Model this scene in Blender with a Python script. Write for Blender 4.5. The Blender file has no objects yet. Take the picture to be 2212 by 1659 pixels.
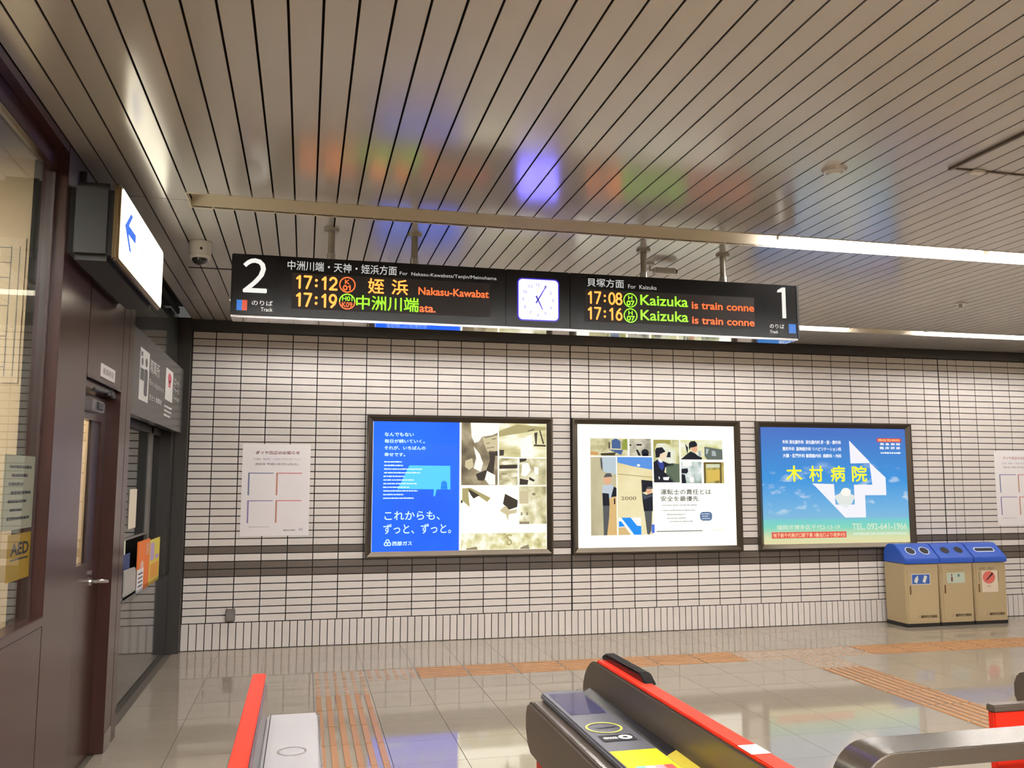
import bpy, bmesh, math, random
from mathutils import Vector
random.seed(7)
sc = bpy.context.scene
C = sc.collection
R = math.radians

# ------------------------------------------------------------------ camera, world, exposure
cam_d = bpy.data.cameras.new('camera')
cam_d.sensor_width = 36.0
cam_d.sensor_fit = 'HORIZONTAL'
cam_d.lens = 30.404
cam_d.clip_start = 0.05
cam = bpy.data.objects.new('camera', cam_d)
cam.location = (0.0, 0.0, 1.5088)
cam.rotation_euler = (R(90 + 6.4134), 0.0, R(-13.395))
C.objects.link(cam)
sc.camera = cam

world = bpy.data.worlds.new('world')
world.use_nodes = True
world.node_tree.nodes['Background'].inputs[0].default_value = (1.0, 0.97, 0.94, 1)
world.node_tree.nodes['Background'].inputs[1].default_value = 0.10
sc.world = world

sc.view_settings.view_transform = 'Standard'
sc.view_settings.look = 'None'
sc.view_settings.gamma = 1.0
sc.view_settings.use_curve_mapping = False
sc.view_settings.exposure = 0.0
TUBE_WALL = 90.0     # radiance of the fluorescent tubes along the tiled wall
TUBE_MAIN = 85.0    # ... of those in front of the departure board
TUBE_HALL = 285.0    # ... and of the brighter ones over the hall
sc.cycles.max_bounces = 6
sc.cycles.diffuse_bounces = 4
sc.cycles.glossy_bounces = 4
sc.cycles.transmission_bounces = 4
sc.cycles.transparent_max_bounces = 8
sc.cycles.use_light_tree = False
sc.cycles.caustics_reflective = False
sc.cycles.caustics_refractive = False
sc.cycles.sample_clamp_indirect = 8.0
BOOTH = 44.0          # radiance of the lamps inside the ticket office

# ------------------------------------------------------------------ materials
def srgb(r, g, b):
    def f(c):
        c /= 255.0
        return c / 12.92 if c <= 0.04045 else ((c + 0.055) / 1.055) ** 2.4
    return (f(r), f(g), f(b), 1.0)

MATS = {}
def mat(name, col, rough=0.5, metal=0.0, var=0.0, noise=None, emit=None, estr=1.0, spec=0.5, coat=0.0, bump=None, ior=1.5):
    """procedural principled material; var = per-object brightness variation, noise = (scale, amount)"""
    if name in MATS:
        return MATS[name]
    m = bpy.data.materials.new(name)
    m.use_nodes = True
    nt = m.node_tree
    p = nt.nodes['Principled BSDF']
    p.inputs['Base Color'].default_value = col
    p.inputs['Roughness'].default_value = rough
    p.inputs['Metallic'].default_value = metal
    p.inputs['Specular IOR Level'].default_value = spec
    p.inputs['IOR'].default_value = ior
    p.inputs['Coat Weight'].default_value = coat
    p.inputs['Coat Roughness'].default_value = 0.08
    src = None
    if var or noise:
        hsv = nt.nodes.new('ShaderNodeHueSaturation')
        hsv.inputs['Color'].default_value = col
        val = None
        if var:
            oi = nt.nodes.new('ShaderNodeObjectInfo')
            mr = nt.nodes.new('ShaderNodeMapRange')
            mr.inputs['To Min'].default_value = 1 - var
            mr.inputs['To Max'].default_value = 1 + var
            nt.links.new(oi.outputs['Random'], mr.inputs['Value'])
            val = mr.outputs['Result']
        if noise:
            tc = nt.nodes.new('ShaderNodeTexCoord')
            nz = nt.nodes.new('ShaderNodeTexNoise')
            nz.inputs['Scale'].default_value = noise[0]
            nz.inputs['Detail'].default_value = 4
            nt.links.new(tc.outputs['Object'], nz.inputs['Vector'])
            mr2 = nt.nodes.new('ShaderNodeMapRange')
            mr2.inputs['To Min'].default_value = 1 - noise[1]
            mr2.inputs['To Max'].default_value = 1 + noise[1]
            nt.links.new(nz.outputs['Fac'], mr2.inputs['Value'])
            if val is None:
                val = mr2.outputs['Result']
            else:
                mu = nt.nodes.new('ShaderNodeMath')
                mu.operation = 'MULTIPLY'
                nt.links.new(val, mu.inputs[0])
                nt.links.new(mr2.outputs['Result'], mu.inputs[1])
                val = mu.outputs[0]
        nt.links.new(val, hsv.inputs['Value'])
        nt.links.new(hsv.outputs['Color'], p.inputs['Base Color'])
    if bump:
        tc = nt.nodes.new('ShaderNodeTexCoord')
        nz = nt.nodes.new('ShaderNodeTexNoise')
        nz.inputs['Scale'].default_value = bump[0]
        nt.links.new(tc.outputs['Object'], nz.inputs['Vector'])
        bp = nt.nodes.new('ShaderNodeBump')
        bp.inputs['Strength'].default_value = bump[1]
        bp.inputs['Distance'].default_value = 0.002
        nt.links.new(nz.outputs['Fac'], bp.inputs['Height'])
        nt.links.new(bp.outputs['Normal'], p.inputs['Normal'])
    if emit:
        p.inputs['Emission Color'].default_value = emit
        p.inputs['Emission Strength'].default_value = estr
    MATS[name] = m
    return m

def glow(name, col, strength=1.0, rough=0.15, lamp=False):
    """a lit surface: dark glassy front that gives off its own light"""
    m = mat(name, (0.01, 0.01, 0.01, 1), rough, emit=col, estr=strength, spec=0.25)
    m.cycles.emission_sampling = 'FRONT_BACK' if lamp else 'NONE'
    return m

def glass(name, tint=(0.9, 0.95, 0.95, 1)):
    if name in MATS:
        return MATS[name]
    m = bpy.data.materials.new(name)
    m.use_nodes = True
    nt = m.node_tree
    nt.nodes.clear()
    out = nt.nodes.new('ShaderNodeOutputMaterial')
    mx = nt.nodes.new('ShaderNodeMixShader')
    lw = nt.nodes.new('ShaderNodeLayerWeight')      # Schlick reflectance, the same from either side
    lw.inputs['Blend'].default_value = 0.5
    pw = nt.nodes.new('ShaderNodeMath'); pw.operation = 'POWER'; pw.inputs[1].default_value = 5.0
    fr = nt.nodes.new('ShaderNodeMath'); fr.operation = 'MULTIPLY_ADD'; fr.inputs[1].default_value = 0.95; fr.inputs[2].default_value = 0.05
    nt.links.new(lw.outputs['Facing'], pw.inputs[0])
    nt.links.new(pw.outputs[0], fr.inputs[0])
    tr = nt.nodes.new('ShaderNodeBsdfTransparent')
    tr.inputs['Color'].default_value = tint
    gl = nt.nodes.new('ShaderNodeBsdfGlossy')
    gl.inputs['Roughness'].default_value = 0.01
    nt.links.new(fr.outputs[0], mx.inputs[0])
    nt.links.new(tr.outputs[0], mx.inputs[1])
    nt.links.new(gl.outputs[0], mx.inputs[2])
    nt.links.new(mx.outputs[0], out.inputs['Surface'])
    MATS[name] = m
    return m

M = {}
M['tile'] = mat('white_tile', srgb(210, 202, 196), 0.32, var=0.04, noise=(30, 0.03))
M['darktile'] = mat('dark_tile', srgb(92, 83, 77), 0.35, var=0.08, noise=(25, 0.06))
M['grout'] = mat('grout', (0.012, 0.009, 0.007, 1), 0.9)
M['floor'] = mat('floor_stone', srgb(162, 150, 134), 0.055, var=0.035, noise=(14, 0.05))
M['floorgap'] = mat('floor_joint', srgb(98, 90, 80), 0.7)
M['orange'] = mat('tactile_orange', srgb(184, 134, 90), 0.4, var=0.06)
M['ceil'] = mat('ceiling_enamel', srgb(206, 203, 197), 0.18, metal=0.28, var=0.012, noise=(3, 0.015), ior=1.7)
M['ceilback'] = mat('ceiling_void', (0.02, 0.014, 0.01, 1), 0.9)
M['cove'] = mat('light_housing', srgb(214, 205, 186), 0.35)
M['tube_wall'] = glow('fluorescent_tube_slim', (1.0, 0.975, 0.95, 1), TUBE_WALL, lamp=True)
M['tube_boosted'] = glow('fluorescent_tube_boosted', (1.0, 0.975, 0.95, 1), TUBE_WALL*1.28, lamp=True)  # end tube boosted to lift the dim left wall and ceiling
M['tube_main'] = glow('fluorescent_tube_main', (1.0, 0.975, 0.95, 1), TUBE_MAIN, lamp=True)
M['tube'] = glow('fluorescent_tube', (1.0, 0.975, 0.95, 1), TUBE_HALL, lamp=True)
M['booth_lamp'] = glow('booth_lamp_panel', (1.0, 0.88, 0.74, 1), BOOTH, lamp=True)
M['brown'] = mat('brown_enamel', srgb(58, 36, 33), 0.22, noise=(4, 0.05))
M['brown2'] = mat('brown_enamel_dark', srgb(52, 36, 34), 0.35)
M['trim'] = mat('dark_trim', srgb(40, 36, 33), 0.45)
M['greygloss'] = mat('polished_grey_panel', srgb(58, 58, 56), 0.06, noise=(6, 0.05))
M['greypanel'] = mat('grey_sign_panel', srgb(84, 84, 84), 0.25)
M['black'] = mat('black_gloss', (0.008, 0.008, 0.009, 1), 0.22, spec=0.18)
M['blackmatt'] = mat('black_matt', (0.012, 0.011, 0.011, 1), 0.5)
M['steel'] = mat('stainless_steel', srgb(200, 197, 195), 0.16, metal=1.0, noise=(2, 0.02))
M['brushed'] = mat('brushed_steel', srgb(176, 172, 168), 0.3, metal=1.0)
M['mirror'] = mat('polished_underside', srgb(225, 222, 215), 0.06, metal=1.0)
M['pipe'] = mat('pipe_paint', srgb(150, 142, 128), 0.3)
M['white'] = mat('white_plastic', srgb(225, 220, 210), 0.4)
M['paper'] = mat('white_paper', srgb(230, 224, 224), 0.6)
M['frame'] = mat('bronze_frame', srgb(74, 66, 56), 0.28, metal=0.6)
M['cream'] = mat('cream_partition', srgb(216, 190, 155), 0.6)
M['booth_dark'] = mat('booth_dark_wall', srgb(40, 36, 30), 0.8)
M['red'] = mat('gate_red', srgb(214, 44, 26), 0.4, spec=0.25)
M['gatebrown'] = mat('gate_brown', srgb(92, 82, 74), 0.3, metal=0.3)
M['gategrey'] = mat('gate_grey_plastic', srgb(88, 88, 96), 0.35)
M['binblue'] = mat('bin_blue', srgb(44, 84, 178), 0.35)
M['binbeige'] = mat('bin_beige', srgb(176, 156, 120), 0.5, var=0.02)
M['glass'] = glass('window_glass')

# ------------------------------------------------------------------ mesh helpers
class MB:
    """collects geometry in world coordinates, then links it as ONE mesh object"""
    def __init__(s):
        s.v = []; s.f = []
    def poly(s, pts):
        n = len(s.v); s.v += [tuple(p) for p in pts]; s.f.append(list(range(n, n + len(pts)))); return s
    def box(s, x0, x1, y0, y1, z0, z1):
        n = len(s.v)
        s.v += [(x0,y0,z0),(x1,y0,z0),(x1,y1,z0),(x0,y1,z0),(x0,y0,z1),(x1,y0,z1),(x1,y1,z1),(x0,y1,z1)]
        s.f += [[n+i for i in q] for q in ((3,2,1,0),(4,5,6,7),(0,1,5,4),(1,2,6,5),(2,3,7,6),(3,0,4,7))]
        return s
    def prism(s, prof, axis, a0, a1):
        """extrude a 2-D outline; axis 0: prof=(y,z), 1: prof=(x,z), 2: prof=(x,y)"""
        def P(p, a):
            return [(a, p[0], p[1]), (p[0], a, p[1]), (p[0], p[1], a)][axis]
        n = len(s.v); k = len(prof)
        s.v += [P(p, a0) for p in prof] + [P(p, a1) for p in prof]
        s.f.append([n + i for i in range(k)]); s.f.append([n + k + i for i in reversed(range(k))])
        for i in range(k):
            j = (i + 1) % k
            s.f.append([n + i, n + k + i, n + k + j, n + j])
        return s
    def cyl(s, c, axis, r0, r1, h, seg=20):
        """frustum from c along +axis"""
        n = len(s.v)
        ax = [(1,2,0),(2,0,1),(0,1,2)][axis]
        for t, r in ((0, r0), (h, r1)):
            for i in range(seg):
                a = 2 * math.pi * i / seg
                p = [0,0,0]
                p[ax[0]] = c[ax[0]] + r * math.cos(a)
                p[ax[1]] = c[ax[1]] + r * math.sin(a)
                p[ax[2]] = c[ax[2]] + t
                s.v.append(tuple(p))
        s.f.append([n + i for i in reversed(range(seg))]); s.f.append([n + seg + i for i in range(seg)])
        for i in range(seg):
            j = (i + 1) % seg
            s.f.append([n + i, n + j, n + seg + j, n + seg + i])
        return s
    def dome(s, c, r, seg=20, rings=6, squash=1.0, down=True):
        n = len(s.v)
        sg = -1 if down else 1
        for k in range(rings):
            t = (math.pi / 2) * k / rings
            for i in range(seg):
                a = 2 * math.pi * i / seg
                s.v.append((c[0] + r*math.cos(t)*math.cos(a), c[1] + r*math.cos(t)*math.sin(a), c[2] + sg*r*squash*math.sin(t)))
        s.v.append((c[0], c[1], c[2] + sg*r*squash))
        for k in range(rings - 1):
            for i in range(seg):
                j = (i + 1) % seg
                s.f.append([n+k*seg+i, n+k*seg+j, n+(k+1)*seg+j, n+(k+1)*seg+i])
        top = len(s.v) - 1
        for i in range(seg):
            s.f.append([n+(rings-1)*seg+i, n+(rings-1)*seg+(i+1)%seg, top])
        return s
    def tube(s, pts, r, seg=10):
        n0 = len(s.v)
        P = [Vector(p) for p in pts]
        up = Vector((0.13, 0.27, 0.95)).normalized()
        for i, p in enumerate(P):
            d = (P[min(i+1, len(P)-1)] - P[max(i-1, 0)]).normalized()
            a = d.cross(up).normalized(); b = d.cross(a).normalized()
            for k in range(seg):
                t = 2*math.pi*k/seg
                s.v.append(tuple(p + a*(r*math.cos(t)) + b*(r*math.sin(t))))
        for i in range(len(P)-1):
            for k in range(seg):
                j = (k+1) % seg
                s.f.append([n0+i*seg+k, n0+i*seg+j, n0+(i+1)*seg+j, n0+(i+1)*seg+k])
        s.f.append([n0+k for k in reversed(range(seg))]); s.f.append([n0+(len(P)-1)*seg+k for k in range(seg)])
        return s
    def ring(s, M2, c, r0, r1, seg=28):
        """flat ring on a surface mapping M2(u,v)"""
        n = len(s.v)
        for r in (r0, r1):
            for i in range(seg):
                a = 2*math.pi*i/seg
                s.v.append(tuple(M2(c[0]+r*math.cos(a), c[1]+r*math.sin(a))))
        for i in range(seg):
            j = (i+1) % seg
            s.f.append([n+i, n+j, n+seg+j, n+seg+i])
        return s
    def build(s, name, material, parent=None, bevel=0.0, segs=2, smooth=False, label=None, kind=None):
        xs = [p[0] for p in s.v]; ys = [p[1] for p in s.v]; zs = [p[2] for p in s.v]
        if parent is None:
            base = Vector(((min(xs)+max(xs))/2, (min(ys)+max(ys))/2, min(zs)))
            loc = base
        else:
            base = wpos(parent); loc = Vector((0,0,0))
        me = bpy.data.meshes.new(name)
        me.from_pydata([(p[0]-base.x, p[1]-base.y, p[2]-base.z) for p in s.v], [], s.f)
        bm = bmesh.new(); bm.from_mesh(me)
        bmesh.ops.recalc_face_normals(bm, faces=[f for f in bm.faces]) if len(s.f) > 1 else None
        if bevel:
            ed = [e for e in bm.edges if len(e.link_faces) == 2 and e.calc_face_angle(0) > 0.5]
            bmesh.ops.bevel(bm, geom=ed, offset=bevel, segments=segs, affect='EDGES', clamp_overlap=True)
        bm.to_mesh(me); bm.free()
        me.materials.append(material)
        if smooth or bevel:
            me.polygons.foreach_set('use_smooth', [True]*len(me.polygons))
            me.set_sharp_from_angle(angle=0.7)
        o = bpy.data.objects.new(name, me)
        o.location = loc
        C.objects.link(o)
        if parent is not None:
            o.parent = parent
        if label: o['label'] = label
        if kind: o['kind'] = kind
        return o

def wpos(o):
    v = Vector(o.location)
    while o.parent is not None:
        o = o.parent; v = v + Vector(o.location)
    return v

def inst(name, mesh, loc, parent):
    """another piece that shares mesh data; loc in world coordinates"""
    o = bpy.data.objects.new(name, mesh)
    o.parent = parent
    o.location = Vector(loc) - wpos(parent)
    C.objects.link(o)
    return o

def unit_mesh(name, x0, x1, y0, y1, z0, z1, material):
    me = bpy.data.meshes.new(name)
    b = MB().box(x0, x1, y0, y1, z0, z1)
    me.from_pydata(b.v, [], b.f)
    me.materials.append(material)
    return me

def thing(name, label, cat, loc, group=None):
    o = bpy.data.objects.new(name, None)
    o.empty_display_size = 0.1
    o.location = loc
    C.objects.link(o)
    o['label'] = label; o['category'] = cat
    if group: o['group'] = group
    return o

def tag(o, label, cat, group=None):
    o['label'] = label; o['category'] = cat
    if group: o['group'] = group
    return o

def struct(o):
    o['kind'] = 'structure'
    return o

# surface mappings: (u, v) on a plane -> world point
def on_back(y):  return lambda u, v: (u, y, v)      # faces the hall (-y): u = x, v = z
def on_left(x):  return lambda u, v: (x, u, v)      # faces right (+x): u = y, v = z
def on_top(z):   return lambda u, v: (u, v, z)      # faces up: u = x, v = y

def flat(name, S, pts, material, parent):
    return MB().poly([S(*p) for p in pts]).build(name, material, parent)
def rect(name, S, u0, u1, v0, v1, material, parent):
    return flat(name, S, [(u0,v0),(u1,v0),(u1,v1),(u0,v1)], material, parent)
def flats(name, S, polys, material, parent):
    for p in polys: MB().poly([S(*q) for q in p]).build(name, material, parent)
def R4(u0, u1, v0, v1): return [(u0,v0),(u1,v0),(u1,v1),(u0,v1)]
def ell(cu, cv, ru, rv, n=18, a0=0, a1=360):
    return [(cu+ru*math.cos(R(a0+(a1-a0)*i/(n-1 if a1-a0 < 360 else n))), cv+rv*math.sin(R(a0+(a1-a0)*i/(n-1 if a1-a0 < 360 else n)))) for i in range(n)]
def rrect(u0, u1, v0, v1, r, n=5):
    o = []
    for cu, cv, a in ((u1-r, v1-r, 0), (u0+r, v1-r, 90), (u0+r, v0+r, 180), (u1-r, v0+r, 270)):
        for i in range(n+1):
            t = R(a + 90*i/n); o.append((cu+r*math.cos(t), cv+r*math.sin(t)))
    return o

# lettering: every string is fitted into the rectangle it fills on its surface
TEXTS = []
def text(body, S, u0, u1, v0, v1, material, parent, name='lettering', bold=0.0, shear=0.0, keep=False, sp=1.0):
    TEXTS.append((body, S, u0, u1, v0, v1, material, parent, name, bold, shear, keep, sp))
def make_texts():
    obs = []
    for t in TEXTS:
        cu = bpy.data.curves.new('lettering', 'FONT')
        cjk = any(ord(c) > 0x2E80 for c in t[0])
        cu.body = t[0]; cu.size = 1.0; cu.offset = 0.0 if cjk else t[9]; cu.shear = t[10]; cu.space_character = t[12]; cu.resolution_u = 3
        o = bpy.data.objects.new('lettering_source', cu)
        C.objects.link(o); obs.append(o)
    bpy.context.view_layer.update()
    dg = bpy.context.evaluated_depsgraph_get()
    for t, o in zip(TEXTS, obs):
        body, S, u0, u1, v0, v1, material, parent, name, bold, shear, keep, sp = t
        src = bpy.data.meshes.new_from_object(o.evaluated_get(dg))
        vs = [v.co.copy() for v in src.vertices]
        fs = [list(p.vertices) for p in src.polygons]
        if vs and bold > 0 and any(ord(c) > 0x2E80 for c in body):
            v0_, f0_ = vs, fs; vs = []; fs = []       # heavier brush: the outline repeated a hair apart
            for dx, dy in ((-1, 0), (1, 0), (0, -1), (0, 1)):
                n_ = len(vs); vs = vs + [Vector((v.x+dx*bold, v.y+dy*bold, 0)) for v in v0_]; fs = fs + [[i_+n_ for i_ in f_] for f_ in f0_]
        if vs:
            ax = min(v.x for v in vs); bx = max(v.x for v in vs)
            ay = min(v.y for v in vs); by = max(v.y for v in vs)
            su = (u1-u0)/max(bx-ax, 1e-6); sv = (v1-v0)/max(by-ay, 1e-6)
            if keep:
                su = sv
            base = wpos(parent)
            me = bpy.data.meshes.new(name)
            me.from_pydata([tuple(Vector(S(u0+(v.x-ax)*su, v0+(v.y-ay)*sv)) - base) for v in vs], [], fs)
            me.materials.append(material)
            q = bpy.data.objects.new(name, me)
            q.parent = parent
            C.objects.link(q)
        bpy.data.meshes.remove(src)
        cu = o.data
        bpy.data.objects.remove(o); bpy.data.curves.remove(cu)

def textbars(S, rows, h, material, parent, seed=1, name='small_print'):
    """rows of print too small to read: broken dashes; rows = (u0, u1, v)"""
    rnd = random.Random(seed); b = MB()
    for u0, u1, v in rows:
        u = u0
        while u < u1:
            w = rnd.uniform(0.8, 3.2)*h
            e = min(u+w, u1)
            b.poly([S(u, v), S(e, v), S(e, v+h*rnd.uniform(0.75, 1.0)), S(u, v+h*rnd.uniform(0.75, 1.0))])
            u = e + h*rnd.uniform(0.12, 0.4)
    return b.build(name, material, parent, kind='stuff')

# ================================================================== THE SETTING
D = 8.3765            # face of the tiled wall
CE = 3.0              # ceiling underside
XL = -1.055           # face of the brown left wall
XR = 10.5; YB = -6.0

# ---------------------------------------------------------------- floor
floor = struct(MB().box(-3.2, XR, YB, 8.5, -0.10, -0.006).build('floor', M['floorgap']))
T = 0.4; J = 0.0035
xs = [0.1 + T*k for k in range(-3, 27)]
ys_near = [5.64 + T*k for k in range(-3, 7)]
tile_me = unit_mesh('floor_tile', J/2, T-J/2, J/2, T-J/2, -0.006, 0.0, M['floor'])
tile_end = unit_mesh('floor_tile_end', J/2, T-J/2, J/2, D-8.04, -0.006, 0.0, M['floor'])
bar_x = unit_mesh('tactile_bar_x', 0.010, T-0.010, -0.017, 0.017, 0.0, 0.005, M['orange'])
bar_y = unit_mesh('tactile_bar_y', -0.017, 0.017, 0.010, T-0.010, 0.0, 0.005, M['orange'])
def key(x, y): return (round(x, 2), round(y, 2))
tact = {}
for k in range(0, 16): tact[key(0.1, 6.04 - T*k)] = 'y'
for k in range(0, 16): tact[key(4.1, 6.04 - T*k)] = 'y'
for k in range(2, 26):
    tact[key(0.1 + T*k, 6.84)] = 'x'
for c in ((0.1, 6.44), (0.1, 6.84), (0.5, 6.84), (3.7, 6.84), (4.1, 6.84), (4.5, 6.84), (4.1, 6.44)): tact[key(*c)] = 'dot'
rest = MB(); rest_bar = MB()
def dot_mesh():
    b = MB()
    for i in range(6):
        for j in range(6):
            b.cyl(((i+.5)*T/6, (j+.5)*T/6, 0.0), 2, 0.0165, 0.013, 0.0022, 10)
    me = bpy.data.meshes.new('tactile_dots'); me.from_pydata(b.v, [], b.f); me.materials.append(M['orange']); return me
dots_me = dot_mesh()
rows = [5.64 + T*k for k in range(-28, 7)]
for y in rows:
    for x in xs:
        k = tact.get(key(x, y))
        vis = y > 4.2 and -1.2 < x < 8.2
        if vis or (k and y > 4.2 and x < 8.2):
            o = inst('tactile_tile' if k else 'floor_tile', tile_end if y > 7.9 else tile_me, (x, y, 0), floor)
            if k == 'dot':
                d = inst('tactile_dots', dots_me, (x, y, 0), o); d['kind'] = 'stuff'
            elif k:
                for i in range(6):
                    c = (i+.5)*T/6
                    inst('tactile_bar', bar_x if k == 'x' else bar_y, (x, y+c, 0) if k == 'x' else (x+c, y, 0), o)
        else:
            rest.box(x+J/2, min(x+T-J/2, XR), y+J/2, min(y+T-J/2, D), -0.006, 0.0)
            if k:
                for i in range(6):
                    c = (i+.5)*T/6
                    if k == 'x': rest_bar.box(x+.01, x+T-.01, y+c-.017, y+c+.017, 0, .005)
                    else: rest_bar.box(x+c-.017, x+c+.017, y+.01, y+T-.01, 0, .005)
rest.build('floor_tiles_far', M['floor'], floor, kind='stuff')
rest_bar.build('tactile_bars_far', M['orange'], floor, kind='stuff')

# ---------------------------------------------------------------- tiled back wall
wall = struct(MB().box(-1.06, XR, D+0.007, D+0.25, 0.0, CE+0.1).build('wall_back', M['grout']))
RP = 0.068; ZS = 0.2388; NR = 39
cols = [-1.040] + [-0.835 + 0.2313*k for k in range(15)] + [2.606]
cols2 = [2.606, 2.803] + [3.035 + 0.2338*k for k in range(16)] + [6.78, 6.979]
cols3 = [6.979, 7.106, 7.226] + [7.459 + 0.2336*k for k in range(13)]
spans = []
for cs in (cols, cols2, cols3):
    for a, b in zip(cs[:-1], cs[1:]):
        ga = 0.008 if a in (2.606, 6.979) else 0.0046
        gb = 0.008 if b in (2.606, 6.979) else 0.0046
        spans.append((a+ga, b-gb))
hid = [(0.60, 2.37, 0.82, 2.10), (2.65, 4.42, 0.82, 2.10), (4.70, 6.50, 0.82, 2.10), (-0.53, 0.02, 1.05, 1.82), (6.15, 7.35, 0.28, 0.80)]
def is_hidden(a, b, z0, z1): return any(a > h[0] and b < h[1] and z0 > h[2] and z1 < h[3] for h in hid)
cand = []; far_white = MB()
for (a, b) in spans:
    for n in range(NR):
        z0 = ZS + n*RP + 0.0047; z1 = ZS + (n+1)*RP - 0.0047
        dark = n in (6, 7, 9)
        h = is_hidden(a, b, z0, z1)
        # nearer to the camera = larger in the photograph
        dist = math.sqrt(((a+b)/2)**2 + D*D)
        size = (b-a) * D / dist**3
        if z1 > 2.80 and -0.3 < a < 3.3: size *= 0.8
        cand.append((dark, h or a > 8.3, size, a, b, z0, z1))
mcache = {}
def tile_mesh(w, h, material):
    k = (round(w, 4), round(h, 4), material.name)
    if k not in mcache:
        mcache[k] = unit_mesh('wall_tile', 0, w, 0, 0.010, 0, h, material)
    return mcache[k]
white = sorted([c for c in cand if not c[0] and not c[1]], key=lambda c: -c[2])
for i, c in enumerate(white):
    if i < 300: inst('wall_tile', tile_mesh(c[4]-c[3], c[6]-c[5], M['tile']), (c[3], D, c[5]), wall)
    else: far_white.box(c[3], c[4], D, D+0.010, c[5], c[6])
for c in cand:
    if not c[0] and c[1]: far_white.box(c[3], c[4], D, D+0.010, c[5], c[6])
far_white.build('wall_tiles_far', M['tile'], wall, kind='stuff')
far_dark = MB()
for c in cand:
    if c[0]:
        if c[1]: far_dark.box(c[3], c[4], D, D+0.010, c[5], c[6])
        else: inst('dark_wall_tile', tile_mesh(c[4]-c[3], c[6]-c[5], M['darktile']), (c[3], D, c[5]), wall)
far_dark.build('dark_wall_tiles_far', M['darktile'], wall, kind='stuff')
me_s = unit_mesh('base_tile', 0.004, 0.0635, 0, 0.010, 0.006, ZS-0.004, M['tile'])
far_base = MB()
for k in range(-16, 155):
    x = 0.036 + 0.0675*k
    if x < 8.3: inst('base_tile', me_s, (x, D, 0), wall)
    else: far_base.box(x+.004, x+.0635, D, D+.01, .006, ZS-.004)
far_base.build('base_tiles_far', M['tile'], wall, kind='stuff')
struct(MB().box(-1.05, XR, D-0.018, D+0.01, 2.893, CE-0.001).build('trim_1', M['trim'], bevel=0.003))
struct(MB().box(-1.152, -1.045, 8.285, D+0.01, 0.0, CE-0.001).build('trim_2', M['trim'], bevel=0.003))

# ---------------------------------------------------------------- ceiling of long enamelled strips
ceiling = struct(MB().box(-3.2, XR, YB, 8.6, CE+0.16, CE+0.26).build('ceiling', M['ceilback']))
Q = 0.1096; G = 0.0045
TR = [(-3.47, -3.23), (-0.77, -0.53), (1.55, 1.79), (4.63, 4.87), (7.35, 7.56)]
edges = [YB] + [e for t in TR for e in t] + [D-0.02]
segs = [(edges[i], edges[i+1]) for i in range(0, len(edges), 2)]
void = MB()
for a, b in segs: void.box(-0.64, XR, a+0.012, b-0.012, CE+0.03, CE+0.05)
void.box(XL, -0.64, YB, D, CE+0.03, CE+0.05)
void.build('ceiling_void_liner', M['ceilback'], ceiling, kind='stuff')
pc = {}
def plank(x0, x1, y0, y1, own):
    if own:
        k = (round(x1-x0, 4), round(y0, 3), round(y1, 3))
        if k not in pc: pc[k] = unit_mesh('ceiling_strip', 0, x1-x0, 0, y1-y0, 0, 0.007, M['ceil'])
        inst('ceiling_strip', pc[k], (x0, y0, CE), ceiling)
    else:
        far_pl.box(x0, x1, y0, y1, CE, CE+0.007)
far_pl = MB()
k = -10
while 0.02 + Q*k < XR:
    x0 = max(0.02 + Q*k, XL) + G; x1 = min(0.02 + Q*(k+1), XR) - G
    if x1 <= -0.63:
        for a, b in ((YB, 1.665), (1.672, 4.752), (4.759, 7.452), (7.459, D-0.02)): plank(x0, x1, a, b, a > 1.6)
    else:
        for a, b in segs: plank(x0, x1, a, b, a > 1.7 and x1 < 7.7)
    k += 1
far_pl.build('ceiling_strips_far', M['ceil'], ceiling, kind='stuff')

# recessed light channels (the housing, then each fluorescent tube)
names = {3: 'long recessed ceiling light channel in front of the departure board, partly unlit',
         4: 'recessed ceiling light channel beside the tiled wall, behind the departure board',
         2: 'recessed ceiling light channel above the ticket gates', 1: 'recessed ceiling light channel overhead before the gates',
         0: 'recessed ceiling light channel farthest from the tiled wall'}
lit = {3: [(2.86, 4.34), (4.40, 5.88), (5.94, 7.42), (7.48, 8.96)], 4: [(-0.58, 0.86), (0.90, 2.34), (2.38, 3.82), (3.86, 5.20), (6.10, 7.56), (7.60, 9.06)],
       2: [(-0.6+1.5*i, 0.84+1.5*i) for i in range(4)], 1: [(-0.6+1.5*i, 0.84+1.5*i) for i in range(4)], 0: [(-0.6+1.5*i, 0.84+1.5*i) for i in range(4)]}
for i, (a, b) in enumerate(TR):
    c = thing('ceiling_light', names[i], 'ceiling light', ((-0.64+XR)/2, (a+b)/2, CE), 'recessed ceiling light channels')
    x0 = -0.64; x1 = XR - 0.02; dp = 0.075; w_ = 0.004
    MB().prism([(a-w_, CE-w_), (a, CE-w_), (a, CE+dp), (b, CE+dp), (b, CE-w_), (b+w_, CE-w_), (b+w_, CE+dp+w_), (a-w_, CE+dp+w_)], 0, x0, x1).build('light_housing', M['cove'], c)
    MB().box(x0-w_, x0, a-w_, b+w_, CE-w_, CE+dp+w_).build('end_plate', M['cove'], c)
    for (p, q) in lit[i]:
        tb = MB().cyl((p, (a+b)/2, CE+(0.040 if i == 4 else 0.020)), 0, 0.016, 0.016, q-p, 12).build('fluorescent_tube', M['tube_boosted' if i == 4 and p < 0 else {4: 'tube_wall', 3: 'tube_main'}.get(i, 'tube')], c, smooth=True)
        for u in (p-0.02, q): MB().box(u, u+0.02, (a+b)/2-0.012, (a+b)/2+0.012, CE+0.012, CE+dp).build('lamp_holder', M['white'], c)

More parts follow.
